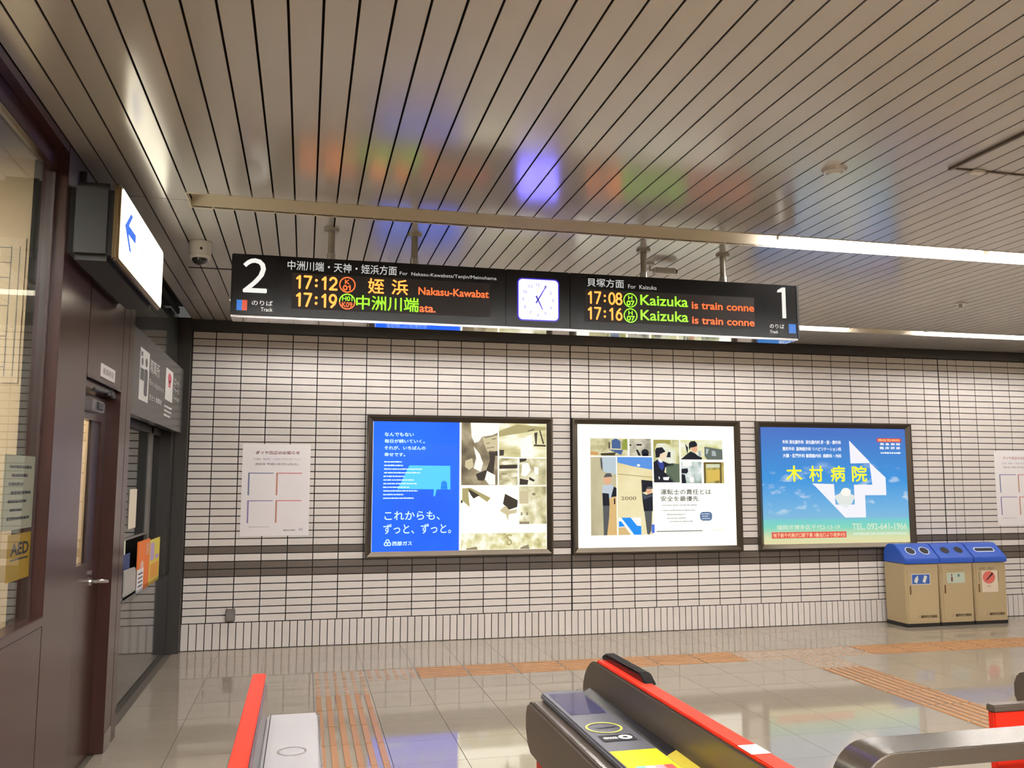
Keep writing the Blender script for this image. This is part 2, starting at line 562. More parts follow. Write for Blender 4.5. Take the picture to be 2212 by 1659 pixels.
# ---------------------------------------------------------------- rest of the hall (out of view)
M['hall'] = mat('hall_plaster', srgb(176, 164, 148), 0.6)
struct(MB().box(-3.2, XR, YB-0.1, YB, 0.0, CE+0.2).build('wall_front', M['hall']))
struct(MB().box(XR, XR+0.1, YB, 8.5, 0.0, CE+0.2).build('wall_right', M['hall']))

# ---------------------------------------------------------------- brown left wall with office window and door
wl = bpy.data.objects.new('wall_left', None); wl.location = (XL, 2.0, 0); C.objects.link(wl); struct(wl)
XG = -1.108
MB().box(-1.16, XL, YB, 4.064, 0.0, 0.905).build('lower_panel', M['brown'], wl, bevel=0.003)
MB().box(-1.16, XL, YB, 4.064, 2.955, CE).build('head_panel', M['brown'], wl, bevel=0.003)
MB().box(-1.16, XL, 4.068, 4.585, 0.0, CE).build('wall_panel', M['brown'], wl, bevel=0.004)
MB().box(-1.16, XL, 4.590, 5.398, 2.030, CE).build('wall_panel', M['brown'], wl, bevel=0.004)
MB().box(-1.16, XL, 5.402, 5.580, 0.0, CE).build('wall_panel', M['brown'], wl, bevel=0.004)
MB().box(-1.16, XL, 5.584, 5.722, 0.0, CE).build('wall_panel', M['brown'], wl, bevel=0.004)
MB().box(XL, XL+0.003, 5.41, 5.578, 0.004, 0.105).build('kick_plate', M['brushed'], wl)
MB().box(-1.16, XL-0.001, YB, 4.590, -0.005, 0.03).build('plinth', M['brown2'], wl)
MB().box(XL-0.002, XL+0.004, 4.592, 5.40, 2.022, 2.034).build('panel_strip', M['brown2'], wl)
# counter bay: polished grey panels set back behind the post
XC = -1.152
MB().box(-1.26, XC, 5.722, 8.30, 0.0, 0.690).build('counter_front_panel', M['greygloss'], wl)
MB().box(-1.26, XC, 5.722, 8.30, 2.52, CE).build('upper_panel', M['greygloss'], wl)
MB().box(-1.26, XC-0.002, 5.722, 6.16, 0.69, 2.52).build('side_panel', M['greygloss'], wl)
MB().box(-1.26, XC-0.002, 8.10, 8.30, 0.69, 2.52).build('side_panel', M['trim'], wl)
MB().box(XC-0.004, XC+0.002, 5.722, 8.285, 2.515, 2.53).build('panel_strip', M['brushed'], wl)

win = struct(bpy.data.objects.new('window_1', None)); win.location = (XG, 2.0, 0.92); C.objects.link(win)
MB().box(XG-0.02, XL+0.004, YB, 4.064, 0.906, 0.945).build('window_sill', M['brown'], win, bevel=0.003)
MB().box(XG-0.03, XG+0.012, YB, 4.062, 2.865, 2.953).build('window_head', M['brown'], win, bevel=0.003)
MB().box(XG-0.03, XG+0.006, 4.045, 4.064, 0.945, 2.865).build('window_jamb', M['brown2'], win)
MB().box(XG-0.004, XG, YB+0.1, 4.046, 0.945, 2.866).build('window_pane', M['glass'], win)

door = struct(bpy.data.objects.new('door_1', None)); door.location = (-1.14, 5.0, 0); C.objects.link(door)
XD = -1.124
MB().box(XD-0.04, XD, 4.592, 4.74, 0.012, 1.975).build('door_stile', M['brown'], door)
MB().box(XD-0.04, XD, 5.285, 5.396, 0.012, 1.975).build('door_stile', M['brown'], door)
MB().box(XD-0.04, XD, 4.74, 5.285, 0.012, 1.075).build('door_leaf', M['brown'], door)
MB().box(XD-0.04, XD, 4.74, 5.285, 1.835, 1.975).build('door_rail', M['brown'], door)
MB().box(XD-0.024, XD-0.018, 4.74, 5.115, 1.075, 1.835).build('door_pane', M['glass'], door)
MB().box(XD-0.03, XD-0.012, 5.115, 5.285, 1.075, 1.835).build('door_dark_fill', M['brown2'], door)  # dark panel put in for the unlit part of the door glass
MB().box(-1.17, XL-0.02, 4.592, 5.396, 1.980, 2.028).build('door_head', M['brown'], door, bevel=0.002)
MB().box(-1.17, XD-0.04, 5.30, 5.40, 0.0, 1.98).build('door_stop', M['brown2'], door)
hd = MB().cyl((XD, 5.20, 0.965), 0, 0.026, 0.024, 0.010, 18)
hd.tube([(XD+0.008, 5.20, 0.965), (XD+0.045, 5.20, 0.967), (XD+0.058, 5.215, 0.966), (XD+0.060, 5.26, 0.960), (XD+0.058, 5.33, 0.952)], 0.012, 12)
hd.cyl((XD, 5.185, 1.015), 0, 0.012, 0.012, 0.012, 14)
hd.build('door_handle', M['steel'], door, smooth=True)
cl = MB().box(XD, XD+0.05, 4.85, 5.10, 1.875, 1.935).build('door_closer', M['brushed'], door, bevel=0.006)
MB().box(XD+0.048, XD+0.062, 4.92, 5.03, 1.885, 1.925).build('closer_cover', M['blackmatt'], cl, bevel=0.003)
MB().tube([(XD+0.045, 4.84, 1.985), (XD+0.062, 5.12, 1.995), (XD+0.045, 5.33, 1.985)], 0.011, 8).cyl((XD+0.062, 5.12, 1.975), 2, 0.022, 0.022, 0.03, 14).build('closer_arm', M['blackmatt'], cl, smooth=True)

win2 = struct(bpy.data.objects.new('window_2', None)); win2.location = (-1.2, 7.1, 0.70); C.objects.link(win2)
MB().box(-1.62, XC, 6.16, 8.10, 0.690, 0.705).build('counter_ledge', M['greygloss'], win2, bevel=0.002)
MB().box(-1.262, -1.235, 7.62, 7.70, 0.705, 2.52).build('window_mullion', M['brushed'], win2)
MB().box(-1.262, -1.235, 6.16, 8.10, 1.90, 1.96).build('window_head', M['trim'], win2)
MB().box(-1.252, -1.248, 6.16, 7.62, 1.10, 1.90).build('window_pane', M['glass'], win2)
MB().box(-1.252, -1.248, 7.70, 8.10, 0.705, 1.90).build('window_pane', M['glass'], win2)
MB().box(-1.262, -1.238, 6.16, 7.62, 1.085, 1.10).build('pane_rail', M['brushed'], win2)

# inside of the ticket office
bw = struct(bpy.data.objects.new('wall_rear', None)); bw.location = (-2.2, 4.3, 0); C.objects.link(bw)
MB().box(-3.1, -1.262, 4.30, 4.34, 0.0, CE).build('office_partition', M['cream'], bw)
MB().box(-1.262, -1.162, 4.30, 4.36, 0.0, CE).build('office_gap_filler', M['booth_dark'], bw)  # added dark filler, hides the lamp showing through the gap
MB().box(-3.14, -3.1, YB, 8.4, 0.0, CE+0.1).build('office_rear_wall', M['cream'], bw)
MB().box(-1.9, -1.86, 4.34, 6.0, 0.0, CE).build('office_inner_wall', M['cream'], bw)
MB().box(-3.1, -1.162, 6.0, 6.04, 0.0, CE).build('office_dark_partition', M['booth_dark'], bw)
MB().box(-1.86, -1.162, 5.975, 6.0, 0.0, CE).build('office_panel', M['cream'], bw)
MB().box(-1.90, -1.86, 6.04, 8.4, 0.0, CE).build('office_dark_partition', M['booth_dark'], bw)
MB().box(-3.1, -1.162, 8.32, 8.4, 0.0, CE).build('office_end_wall', M['booth_dark'], bw)
MB().box(-3.1, -1.17, YB, 8.4, 3.05, 3.10).build('office_ceiling', M['booth_dark'], bw)
for i, (x, y, lb) in enumerate(((-2.0, 2.9, 'warm lamp panel inside the ticket office behind the office window'), (-1.55, 5.1, 'warm lamp panel inside the ticket office behind the brown door'))):
    c = thing('office_lamp', lb, 'ceiling light', (x, y, 3.05), 'office lamps')
    MB().box(x-0.32, x+0.32, y-0.55, y+0.55, 3.02, 3.049).build('lamp_body', M['white'], c)
    MB().box(x-0.3, x+0.3, y-0.53, y+0.53, 3.012, 3.02).build('lamp_diffuser', M['booth_lamp'], c)

# ================================================================== THINGS ON THE LEFT WALL
ink = mat('black_ink', (0.012, 0.012, 0.014, 1), 0.6)
greyink = mat('grey_ink', srgb(120, 116, 114), 0.6)
# illuminated arrow sign
xs_f = -0.846
asg = thing('arrow_sign', 'white illuminated direction sign with a blue arrow projecting from the brown wall', 'sign', (-0.95, 4.7, 2.49))
MB().box(XL, xs_f-0.02, 4.095, 5.30, 2.492, 2.852).build('sign_case', M['blackmatt'], asg, bevel=0.028, segs=4)
MB().box(xs_f-0.025, xs_f+0.004, 4.100, 5.300, 2.496, 2.850).build('face_frame', mat('sign_edge', srgb(120, 100, 70), 0.3, metal=0.7), asg, bevel=0.010, segs=3)
S = on_left(xs_f+0.006)
af = MB().poly([S(*p) for p in rrect(4.112, 5.288, 2.508, 2.838, 0.03)]).build('sign_face', glow('sign_white', (1.0, 0.93, 0.72, 1), 3.0, lamp=True), asg)
S = on_left(xs_f+0.0075)
ab = glow('sign_blue', (0.02, 0.16, 0.85, 1), 1.0)
flats('arrow', S, [[(4.20, 2.685), (4.32, 2.775), (4.37, 2.775), (4.29, 2.71), (4.29, 2.66), (4.37, 2.595), (4.32, 2.595)], R4(4.28, 4.46, 2.665, 2.708)], ab, af)
faint = glow('sign_faint_blue', (0.40, 0.48, 0.75, 1), 1.0)
text('きっぷうりば', S, 4.56, 5.05, 2.69, 2.745, faint, af)
text('Tickets', S, 4.62, 4.95, 2.63, 2.668, faint, af)
text('精算・定期券', S, 4.80, 5.22, 2.575, 2.612, faint, af)
MB().box(XL-0.001, XL+0.02, 4.3, 5.1, 2.84, 2.96).build('mounting_shadow', M['blackmatt'], asg)  # black slab stands in for the shadow above the case

# fare adjustment sign
XF = -1.085
fs = thing('fare_sign', 'grey fare adjustment sign board above the office counter', 'sign', (-1.12, 7.1, 1.93))
MB().box(XC+0.001, XF, 5.80, 8.20, 1.935, 2.505).build('sign_board', M['greypanel'], fs, bevel=0.003)
S = on_left(XF+0.001); S2 = on_left(XF+0.002)
wht = mat('white_print', srgb(226, 224, 218), 0.5)
pk = mat('pink_print', srgb(205, 92, 110), 0.5)
dk = mat('dark_print', srgb(70, 70, 70), 0.5)
p1 = rect('pictogram', S, 6.11, 6.46, 2.05, 2.40, wht, fs)
flats('pictogram_shape', S2, [ell(6.34, 2.32, .045, .032), rrect(6.28, 6.41, 2.09, 2.275, .03), ell(6.19, 2.31, .035, .028), R4(6.13, 6.27, 2.185, 2.265), R4(6.135, 6.20, 2.345, 2.375)], dk, p1)
p2 = rect('pictogram', S, 7.20, 7.58, 2.15, 2.402, wht, fs)
flats('pictogram_shape', S2, [ell(7.40, 2.335, .09, .04), R4(7.34, 7.45, 2.26, 2.31)], pk, p2)
text('精算所', S, 6.50, 6.90, 2.275, 2.375, wht, fs)
text('Fare Adjustment', S, 6.50, 7.14, 2.175, 2.23, wht, fs)
text('정산소 精算处', S, 6.50, 7.07, 2.085, 2.125, wht, fs)
text('ICカード', S, 7.63, 7.93, 2.315, 2.375, wht, fs)
text('チャージ', S, 7.63, 7.93, 2.245, 2.300, wht, fs)
text('IC Card Charge', S, 7.63, 7.95, 2.185, 2.225, wht, fs)
textbars(S, [(7.18, 7.57, 2.09), (7.18, 7.56, 2.055), (7.18, 7.50, 2.02)], 0.018, wht, fs, 4)

# name plate over the door
npz = tag(MB().box(XL, XL+0.004, 4.875, 5.205, 2.055, 2.125).build('name_plate', M['paper'], None), 'small white name plate above the brown door', 'sign')
text('駅事務室', on_left(XL+0.005), 4.91, 5.17, 2.072, 2.108, greyink, npz)

# notices on and behind the office window
S = on_left(XG+0.0005)
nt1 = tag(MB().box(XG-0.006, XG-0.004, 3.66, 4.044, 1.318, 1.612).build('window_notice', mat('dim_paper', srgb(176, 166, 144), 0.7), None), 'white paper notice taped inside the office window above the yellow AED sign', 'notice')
textbars(on_left(XG-0.0035), [(3.72+0.03*(i % 2), 4.0-0.05*(i % 3), 1.56-0.034*i) for i in range(7)], 0.013, ink, nt1, 3)
aed = tag(MB().box(XG-0.006, XG-0.004, 3.755, 4.046, 1.115, 1.300).build('aed_sticker', mat('aed_yellow', srgb(186, 140, 34), 0.5), None), 'yellow AED sticker inside the office window', 'sticker')
text('AED', on_left(XG-0.0035), 3.79, 4.02, 1.215, 1.265, ink, aed, bold=0.03)
rect('underline', on_left(XG-0.0035), 3.79, 4.02, 1.195, 1.202, ink, aed)
S = on_back(4.2985)
nt2 = tag(MB().box(-2.6, -1.275, 4.2945, 4.2995, 1.95, 2.62).build('route_chart', mat('chart_paper', srgb(222, 198, 166), 0.6), None), 'large line chart pinned to the cream office partition', 'chart')
b = MB()
S = on_back(4.2935)
for u in (-1.30, -1.335, -1.42, -1.50): b.poly([S(*p) for p in R4(u, u+.004, 1.98, 2.58)])
for v in (2.57, 2.50, 2.43, 2.30, 2.16, 2.02): b.poly([S(*p) for p in R4(-2.5, -1.335, v, v+.004)])
b.build('chart_lines', greyink, nt2, kind='stuff')

# things on the office counter
ctr = 0.705
def leaflet(label, x0, x1, y0, y1, z0, z1, col, name='leaflet'):
    o = MB().box(x0, x1, y0, y1, z0, z1).build(name, mat('leaflet_'+name+str(len(MATS)), srgb(*col), 0.5), None)
    return tag(o, label, 'leaflet', 'leaflets on the office counter')
lo = leaflet('orange leaflet standing at the front of the counter rack', -1.205, -1.195, 7.03, 7.52, ctr, 1.055, (232, 122, 50))
flats('leaflet_print', on_left(-1.1945), [ell(7.20, 0.86, .07, .045)], mat('leaflet_badge', srgb(225, 190, 170), .5), lo)
text('お得', on_left(-1.1945), 7.36, 7.48, 0.93, 1.03, wht, lo)
ly = leaflet('yellow and violet leaflet standing beside the orange one', -1.205, -1.195, 7.54, 8.02, ctr, 1.035, (226, 206, 90))
flats('leaflet_print', on_left(-1.1945), [R4(7.56, 7.74, .87, 1.01), R4(7.80, 7.98, .87, .90)], mat('leaflet_violet', srgb(186, 160, 205), .5), ly)
flats('leaflet_print', on_left(-1.1944), [R4(7.58, 7.98, .72, .84)], mat('leaflet_amber', srgb(224, 160, 70), .5), ly)
leaflet('white leaflet with green edge at the near end of the counter', -1.252, -1.245, 6.62, 6.80, ctr, 1.085, (214, 222, 190))
leaflet('dark blue leaflet behind the grey holder on the office counter', -1.244, -1.238, 6.60, 6.95, ctr, 0.985, (38, 62, 110))
hs = thing('leaflet_holder', 'grey rounded leaflet holder at the near end of the counter', 'holder', (-1.19, 6.78, ctr))
MB().prism([(6.50, ctr), (6.93, ctr), (6.93, .84), (6.90, .875), (6.86, .89), (6.50, .90)], 0, -1.195, -1.187).build('holder_front', mat('holder_grey', srgb(168, 164, 156), .4), hs)
MB().box(-1.235, -1.187, 6.50, 7.0, ctr, ctr+.01).build('holder_base', mat('holder_grey', srgb(168, 164, 156), .4), hs)
MB().box(-1.186, -1.182, 6.95, 7.20, ctr, .855).build('holder_card', M['paper'], hs)
textbars(on_left(-1.1815), [(6.98, 7.17, .725+.03*i) for i in range(4)], .012, ink, hs, 5)
nb = tag(MB().box(-1.247, -1.244, 6.22, 6.70, 1.455, 1.815).build('hanging_notice', M['paper'], None), 'tall printed notice stuck to the counter window beneath the fare sign', 'notice')
flats('notice_print', on_left(-1.2435), [R4(6.40, 6.66, 1.66, 1.78), R4(6.45, 6.62, 1.60, 1.64)], mat('notice_blue', srgb(150, 165, 175), .5), nb)
flats('notice_print', on_left(-1.2435), [R4(6.50, 6.66, 1.48, 1.56)], mat('notice_lime', srgb(205, 205, 120), .5), nb)
tag(MB().box(-1.247, -1.244, 6.86, 7.14, 1.16, 1.45).build('hanging_slip', mat('slip_paper', srgb(226, 214, 190), .6), None), 'narrow plain cream slip hanging on the counter window', 'notice')

# ================================================================== DEPARTURE BOARD
YF = 5.03
db = thing('departure_board', 'black hanging departure board with orange and green LED train times and a square clock', 'departure board', (1.35, 5.11, 2.43))
MB().box(-0.434, 1.158, YF, 5.19, 2.440, 2.795).build('board_case', M['black'], db, bevel=0.004)
MB().box(1.160, 1.565, YF, 5.19, 2.440, 2.795).build('board_case', M['black'], db, bevel=0.004)
MB().box(1.567, 3.138, YF, 5.19, 2.440, 2.795).build('board_case', M['black'], db, bevel=0.004)
MB().box(3.128, 3.146, YF-0.003, 5.19, 2.440, 2.797).build('end_trim', mat('board_trim', srgb(70, 72, 74), .3, metal=.7), db, bevel=0.003)
MB().box(-0.430, 3.136, YF+0.008, 5.185, 2.430, 2.441).build('board_underside', M['mirror'], db)
MB().box(-0.430, 3.136, YF+0.004, YF+0.012, 2.428, 2.442).build('lower_rail', M['brushed'], db)
for x in (0.118, 0.612, 2.095, 2.655):
    p = MB().cyl((x, 5.125, 2.79), 2, 0.020, 0.020, 0.21, 18).build('support_pipe', M['pipe'], db, smooth=True)
    MB().cyl((x, 5.125, 2.984), 2, 0.042, 0.046, 0.016, 24).build('pipe_flange', M['pipe'], p, smooth=True)
    MB().cyl((x, 5.125, 2.793), 2, 0.025, 0.025, 0.055, 18).build('pipe_collar', M['brushed'], p, smooth=True)
led_o = glow('led_amber', (1.0, 0.25, 0.04, 1), 2.7)
led_r = glow('led_red_orange', (1.0, 0.13, 0.03, 1), 1.9)
led_g = glow('led_green', (0.33, 1.0, 0.03, 1), 1.6)
bw_ = glow('board_white', (1.0, 0.97, 0.90, 1), 0.92)
bw2 = glow('board_white_dim', (1.0, 0.97, 0.92, 1), 0.60)
ledbg = mat('led_matrix', srgb(50, 46, 46), 0.45, noise=(900, 0.25), spec=0.15)
plate = mat('board_plate', (0.010, 0.010, 0.011, 1), 0.2, spec=0.18)
S0 = on_back(YF-0.001); S1 = on_back(YF-0.002); S2 = on_back(YF-0.003)
# numerals of the LED matrix are drawn as strokes
def arc(cx, cy, rx, ry, a0, a1, n=8): return [(cx+rx*math.cos(R(a0+(a1-a0)*i/n)), cy+ry*math.sin(R(a0+(a1-a0)*i/n))) for i in range(n+1)]
STROKES = {'0': [arc(.3, .5, .3, .5, 0, 360, 18)], '1': [[(.10, .80), (.34, 1.0), (.34, 0.0)]], '2': [arc(.3, .70, .29, .30, 160, -35, 9) + [(.02, 0.0), (.62, 0.0)]],
           '6': [arc(.31, .32, .29, .32, 0, 360, 16), [(.05, .40), (.14, .72), (.44, 1.0)]], '7': [[(0, 1.0), (.60, 1.0), (.20, 0.0)]],
           '8': [arc(.3, .76, .25, .24, 0, 360, 14), arc(.3, .26, .30, .26, 0, 360, 14)], '9': [arc(.29, .68, .29, .32, 0, 360, 16), [(.55, .60), (.46, .28), (.16, 0.0)]],
           ':': [[(.30, .70), (.30, .72)], [(.30, .24), (.30, .26)]]}
def digits(body, S, u0, u1, v0, v1, th, material, parent, name='numeral'):
    """each numeral is one mesh; th = stroke width in metres"""
    n = len(body); cell = (u1-u0)/(n-0.14) if n > 1 else (u1-u0); w = cell*0.86/0.62 if n > 1 else (u1-u0)/0.62
    h = v1-v0-th
    for i, c in enumerate(body):
        b = MB(); t_ = th*(1.25 if c == ':' else 1.0)
        for path in STROKES[c]:
            P = [(u0+i*cell+x*w*0.92+th*.3, v0+th/2+y*h) for x, y in path]
            for p in P: b.poly([S(*q) for q in ell(p[0], p[1], t_/2, t_/2, 10)])
            for p, q in zip(P[:-1], P[1:]):
                dx, dy = q[0]-p[0], q[1]-p[1]; l = math.hypot(dx, dy) or 1; nx, ny = -dy/l*t_/2, dx/l*t_/2
                b.poly([S(p[0]+nx, p[1]+ny), S(p[0]-nx, p[1]-ny), S(q[0]-nx, q[1]-ny), S(q[0]+nx, q[1]+ny)])
        b.build(name, material, parent)
def line_mark(parent, cu, cv, r, top, bot, ct, cb, split=False):
    b = MB(); n = 30
    if not split:
        b.ring(S2, (cu, cv), r*0.86, r, 30); b.build('line_badge', ct, parent)
    else:
        for c, a0 in ((ct, 0), (cb, 180)):
            b = MB()
            for i in range(14):
                t0 = R(a0+180*i/14); t1 = R(a0+180*(i+1)/14)
                b.poly([S2(cu+r*.86*math.cos(t0), cv+r*.86*math.sin(t0)), S2(cu+r*math.cos(t0), cv+r*math.sin(t0)), S2(cu+r*math.cos(t1), cv+r*math.sin(t1)), S2(cu+r*.86*math.cos(t1), cv+r*.86*math.sin(t1))])
            b.build('line_badge', c, parent)
    w = r*(0.30 if len(top) == 1 else 0.62)
    text(top, S2, cu-w, cu+w, cv+r*.08, cv+r*.66, ct, parent, bold=.01)
    if bot.isdigit():
        digits(bot, S2, cu-r*.52, cu+r*.52, cv-r*.72, cv-r*.04, r*.15, cb, parent)
        return
    w = r*(0.5 if len(bot) == 2 else 0.62)
    text(bot, S2, cu-w, cu+w, cv-r*.70, cv-r*.06, cb, parent, bold=.01)
# left module
n2 = rect('track_plate', S0, -0.425, -0.195, 2.452, 2.785, plate, db)
text('２', S1, -0.372, -0.238, 2.572, 2.772, bw_, n2, bold=.012)
rect('line_colour', S1, -0.400, -0.371, 2.468, 2.528, glow('line_blue', (0.03, 0.22, 0.75, 1), .9), n2)
rect('line_colour', S1, -0.371, -0.343, 2.468, 2.528, glow('line_orange', (0.80, 0.10, 0.04, 1), .9), n2)
text('のりば', S1, -0.318, -0.204, 2.500, 2.529, bw_, n2)
text('Track', S1, -0.268, -0.204, 2.467, 2.489, bw_, n2)
text('中洲川端・天神・姪浜方面', S1, -0.128, 0.497, 2.716, 2.772, bw2, db, bold=.008)
text('For  Nakasu-Kawabata/Tenjin/Meinohama', S1, 0.515, 1.101, 2.715, 2.742, bw2, db)
lp = rect('led_panel', S1, -0.100, 1.062, 2.492, 2.700, ledbg, db)
digits('17:12', S2, -0.082, 0.150, 2.607, 2.688, 0.0125, led_o, lp)
digits('17:19', S2, -0.080, 0.151, 2.503, 2.587, 0.0125, led_o, lp)
line_mark(lp, 0.212, 2.645, 0.047, 'K', '01', led_r, led_r)
line_mark(lp, 0.213, 2.546, 0.047, 'H01', 'K09', led_g, led_r, True)
text('姪', S2, 0.331, 0.424, 2.600, 2.692, led_o, lp, bold=.014)
text('浜', S2, 0.468, 0.565, 2.600, 2.692, led_o, lp, bold=.014)
text('Nakasu-Kawabat', S2, 0.627, 1.053, 2.608, 2.654, led_r, lp, bold=.014)
text('中洲川端', S2, 0.264, 0.630, 2.502, 2.588, led_g, lp, bold=.010)
text('ata.', S2, 0.634, 0.730, 2.504, 2.545, led_r, lp, bold=.014)
text('貝塚方面', S1, 1.678, 1.921, 2.714, 2.768, bw2, db, bold=.008)
text('For  Kaizuka', S1, 1.949, 2.141, 2.715, 2.741, bw2, db)
rp = rect('led_panel', S1, 1.665, 2.820, 2.494, 2.698, ledbg, db)
digits('17:08', S2, 1.678, 1.905, 2.604, 2.685, 0.0115, led_o, rp)
digits('17:16', S2, 1.677, 1.904, 2.505, 2.586, 0.0115, led_o, rp)
for v in (2.639, 2.542):
    line_mark(rp, 1.962, v, 0.046, 'H', '07', led_g, led_g)
    text('Kaizuka', S2, 2.029, 2.353, v-0.026, v+0.040, led_g, rp, bold=.010)
    text('is train conne', S2, 2.380, 2.818, v-0.034, v+0.012, led_r, rp, bold=.014)
n1 = rect('track_plate', S0, 2.912, 3.125, 2.452, 2.785, plate, db)
flat('numeral', S1, [(2.988, 2.742), (2.992, 2.758), (3.028, 2.778), (3.050, 2.778), (3.050, 2.572), (3.022, 2.572), (3.022, 2.746)], bw_, n1)
rect('line_colour', S1, 3.066, 3.117, 2.474, 2.535, glow('line_blue', (0.03, 0.22, 0.75, 1), .9), n1)
text('のりば', S1, 2.928, 3.033, 2.502, 2.531, bw_, n1)
text('Track', S1, 2.928, 2.988, 2.469, 2.489, bw_, n1)
# clock
cf = MB().poly([on_back(YF-0.004)(*p) for p in rrect(1.238, 1.489, 2.488, 2.738, 0.025)]).build('clock_face', glow('clock_white', (0.16, 0.15, 1.0, 1), 6.6, lamp=True), db)
MB().prism(rrect(1.230, 1.497, 2.480, 2.746, 0.03), 1, YF-0.003, YF+0.003).build('clock_halo', glow('clock_halo_blue', (0.05, 0.03, 0.55, 1), 0.8), db)  # glowing edge imitates the blue lens halo around the face
S5 = on_back(YF-0.0055); S6 = on_back(YF-0.007)
cc = (1.360, 2.612)
cn = glow('clock_numeral', (0.38, 0.38, 0.46, 1), 1.0); ch = glow('clock_hand', (0.03, 0.015, 0.20, 1), 0.8)
for h in range(1, 13):
    a = R(90-30*h); u = cc[0]+0.094*math.cos(a); v = cc[1]+0.094*math.sin(a)
    w = 0.006 if h < 10 else 0.011
    text(str(h), S5, u-w, u+w, v-0.009, v+0.009, cn, cf, 'numeral')
def hand(ang, l0, l1, w):
    a = R(90-ang); dx, dz = math.cos(a), math.sin(a)
    flat('clock_hand', S6, [(cc[0]-l0*dx-w*dz, cc[1]-l0*dz+w*dx), (cc[0]-l0*dx+w*dz, cc[1]-l0*dz-w*dx), (cc[0]+l1*dx+w*.5*dz, cc[1]+l1*dz-w*.5*dx), (cc[0]+l1*dx-w*.5*dz, cc[1]+l1*dz+w*.5*dx)], ch, cf)
hand(154, .027, .066, .0045); hand(31, .024, .105, .0038)

# ================================================================== CEILING FITTINGS
cc_ = thing('dome_camera', 'white dome security camera on the ceiling near the arrow sign', 'camera', (-0.675, 5.61, 2.86))
MB().cyl((-0.675, 5.61, 2.91), 2, 0.066, 0.070, 0.09, 28).build('camera_body', M['white'], cc_, smooth=True, bevel=0.004)
MB().cyl((-0.675, 5.61, 2.893), 2, 0.060, 0.066, 0.017, 28).build('camera_ring', M['white'], cc_, smooth=True)
MB().dome((-0.675, 5.61, 2.893), 0.048, squash=0.8).build('camera_dome', mat('smoked_dome', (.03, .03, .03, 1), .08), cc_, smooth=True)
MB().cyl((-0.662, 5.535, 2.945), 1, 0.008, 0.008, 0.012, 12).build('camera_screw', M['blackmatt'], cc_)
kc = thing('bracket_camera', 'small white box camera on a ceiling bracket behind the departure board', 'camera', (2.36, 5.45, 2.94))
MB().cyl((2.27, 5.45, 2.985), 2, 0.035, 0.035, 0.015, 18).build('bracket_base', M['white'], kc, smooth=True)
MB().tube([(2.27, 5.45, 2.99), (2.275, 5.45, 2.952), (2.31, 5.45, 2.952)], 0.009, 8).build('bracket_arm', M['white'], kc, smooth=True)
MB().box(2.30, 2.46, 5.425, 5.475, 2.932, 2.972).build('camera_body', M['white'], kc, bevel=0.006)
MB().cyl((2.46, 5.45, 2.952), 0, 0.014, 0.014, 0.012, 14).build('camera_lens', M['blackmatt'], kc, smooth=True)
sd = thing('smoke_detector', 'round flush smoke detector among the ceiling strips', 'detector', (2.437, 3.547, 2.975))
MB().cyl((2.437, 3.547, 2.984), 2, 0.050, 0.060, 0.016, 30).build('detector_base', M['ceil'], sd, smooth=True)
MB().cyl((2.437, 3.547, 2.972), 2, 0.030, 0.042, 0.012, 26).build('detector_cap', M['ceil'], sd, smooth=True)
sp = thing('sprinkler_head', 'small sprinkler head in the ceiling beyond the departure board', 'sprinkler', (5.34, 6.1, 2.95))
MB().cyl((5.34, 6.1, 2.992), 2, 0.045, 0.045, 0.008, 22).build('escutcheon', M['white'], sp, smooth=True)
MB().cyl((5.34, 6.1, 2.965), 2, 0.012, 0.014, 0.028, 12).cyl((5.34, 6.1, 2.958), 2, 0.024, 0.024, 0.004, 14).build('sprinkler_body', M['brushed'], sp, smooth=True)
ht = thing('access_hatch', 'square access hatch outlined in the ceiling strips near the smoke detector', 'hatch', (3.27, 3.1, 2.99))
hm = mat('hatch_edge', srgb(84, 72, 62), .5)
for q in ((2.976, 3.558, 3.395, 3.409, .006), (2.976, 3.558, 2.795, 2.809, .006), (2.960, 2.976, 2.795, 3.409, .012), (3.558, 3.572, 2.795, 3.409, .006)):
    MB().box(q[0], q[1], q[2], q[3], CE-q[4], CE).build('hatch_edge', hm, ht)
MB().box(3.085, 3.155, 3.385, 3.43, CE-0.014, CE-0.001).build('hatch_latch', M['white'], ht, bevel=0.004)
sl = tag(MB().box(-0.83, 0.9, 6.285, 6.305, CE-0.003, CE+0.001).build('air_slot', M['ceilback'], None), 'narrow dark air slot across the ceiling behind the dome camera', 'air slot')

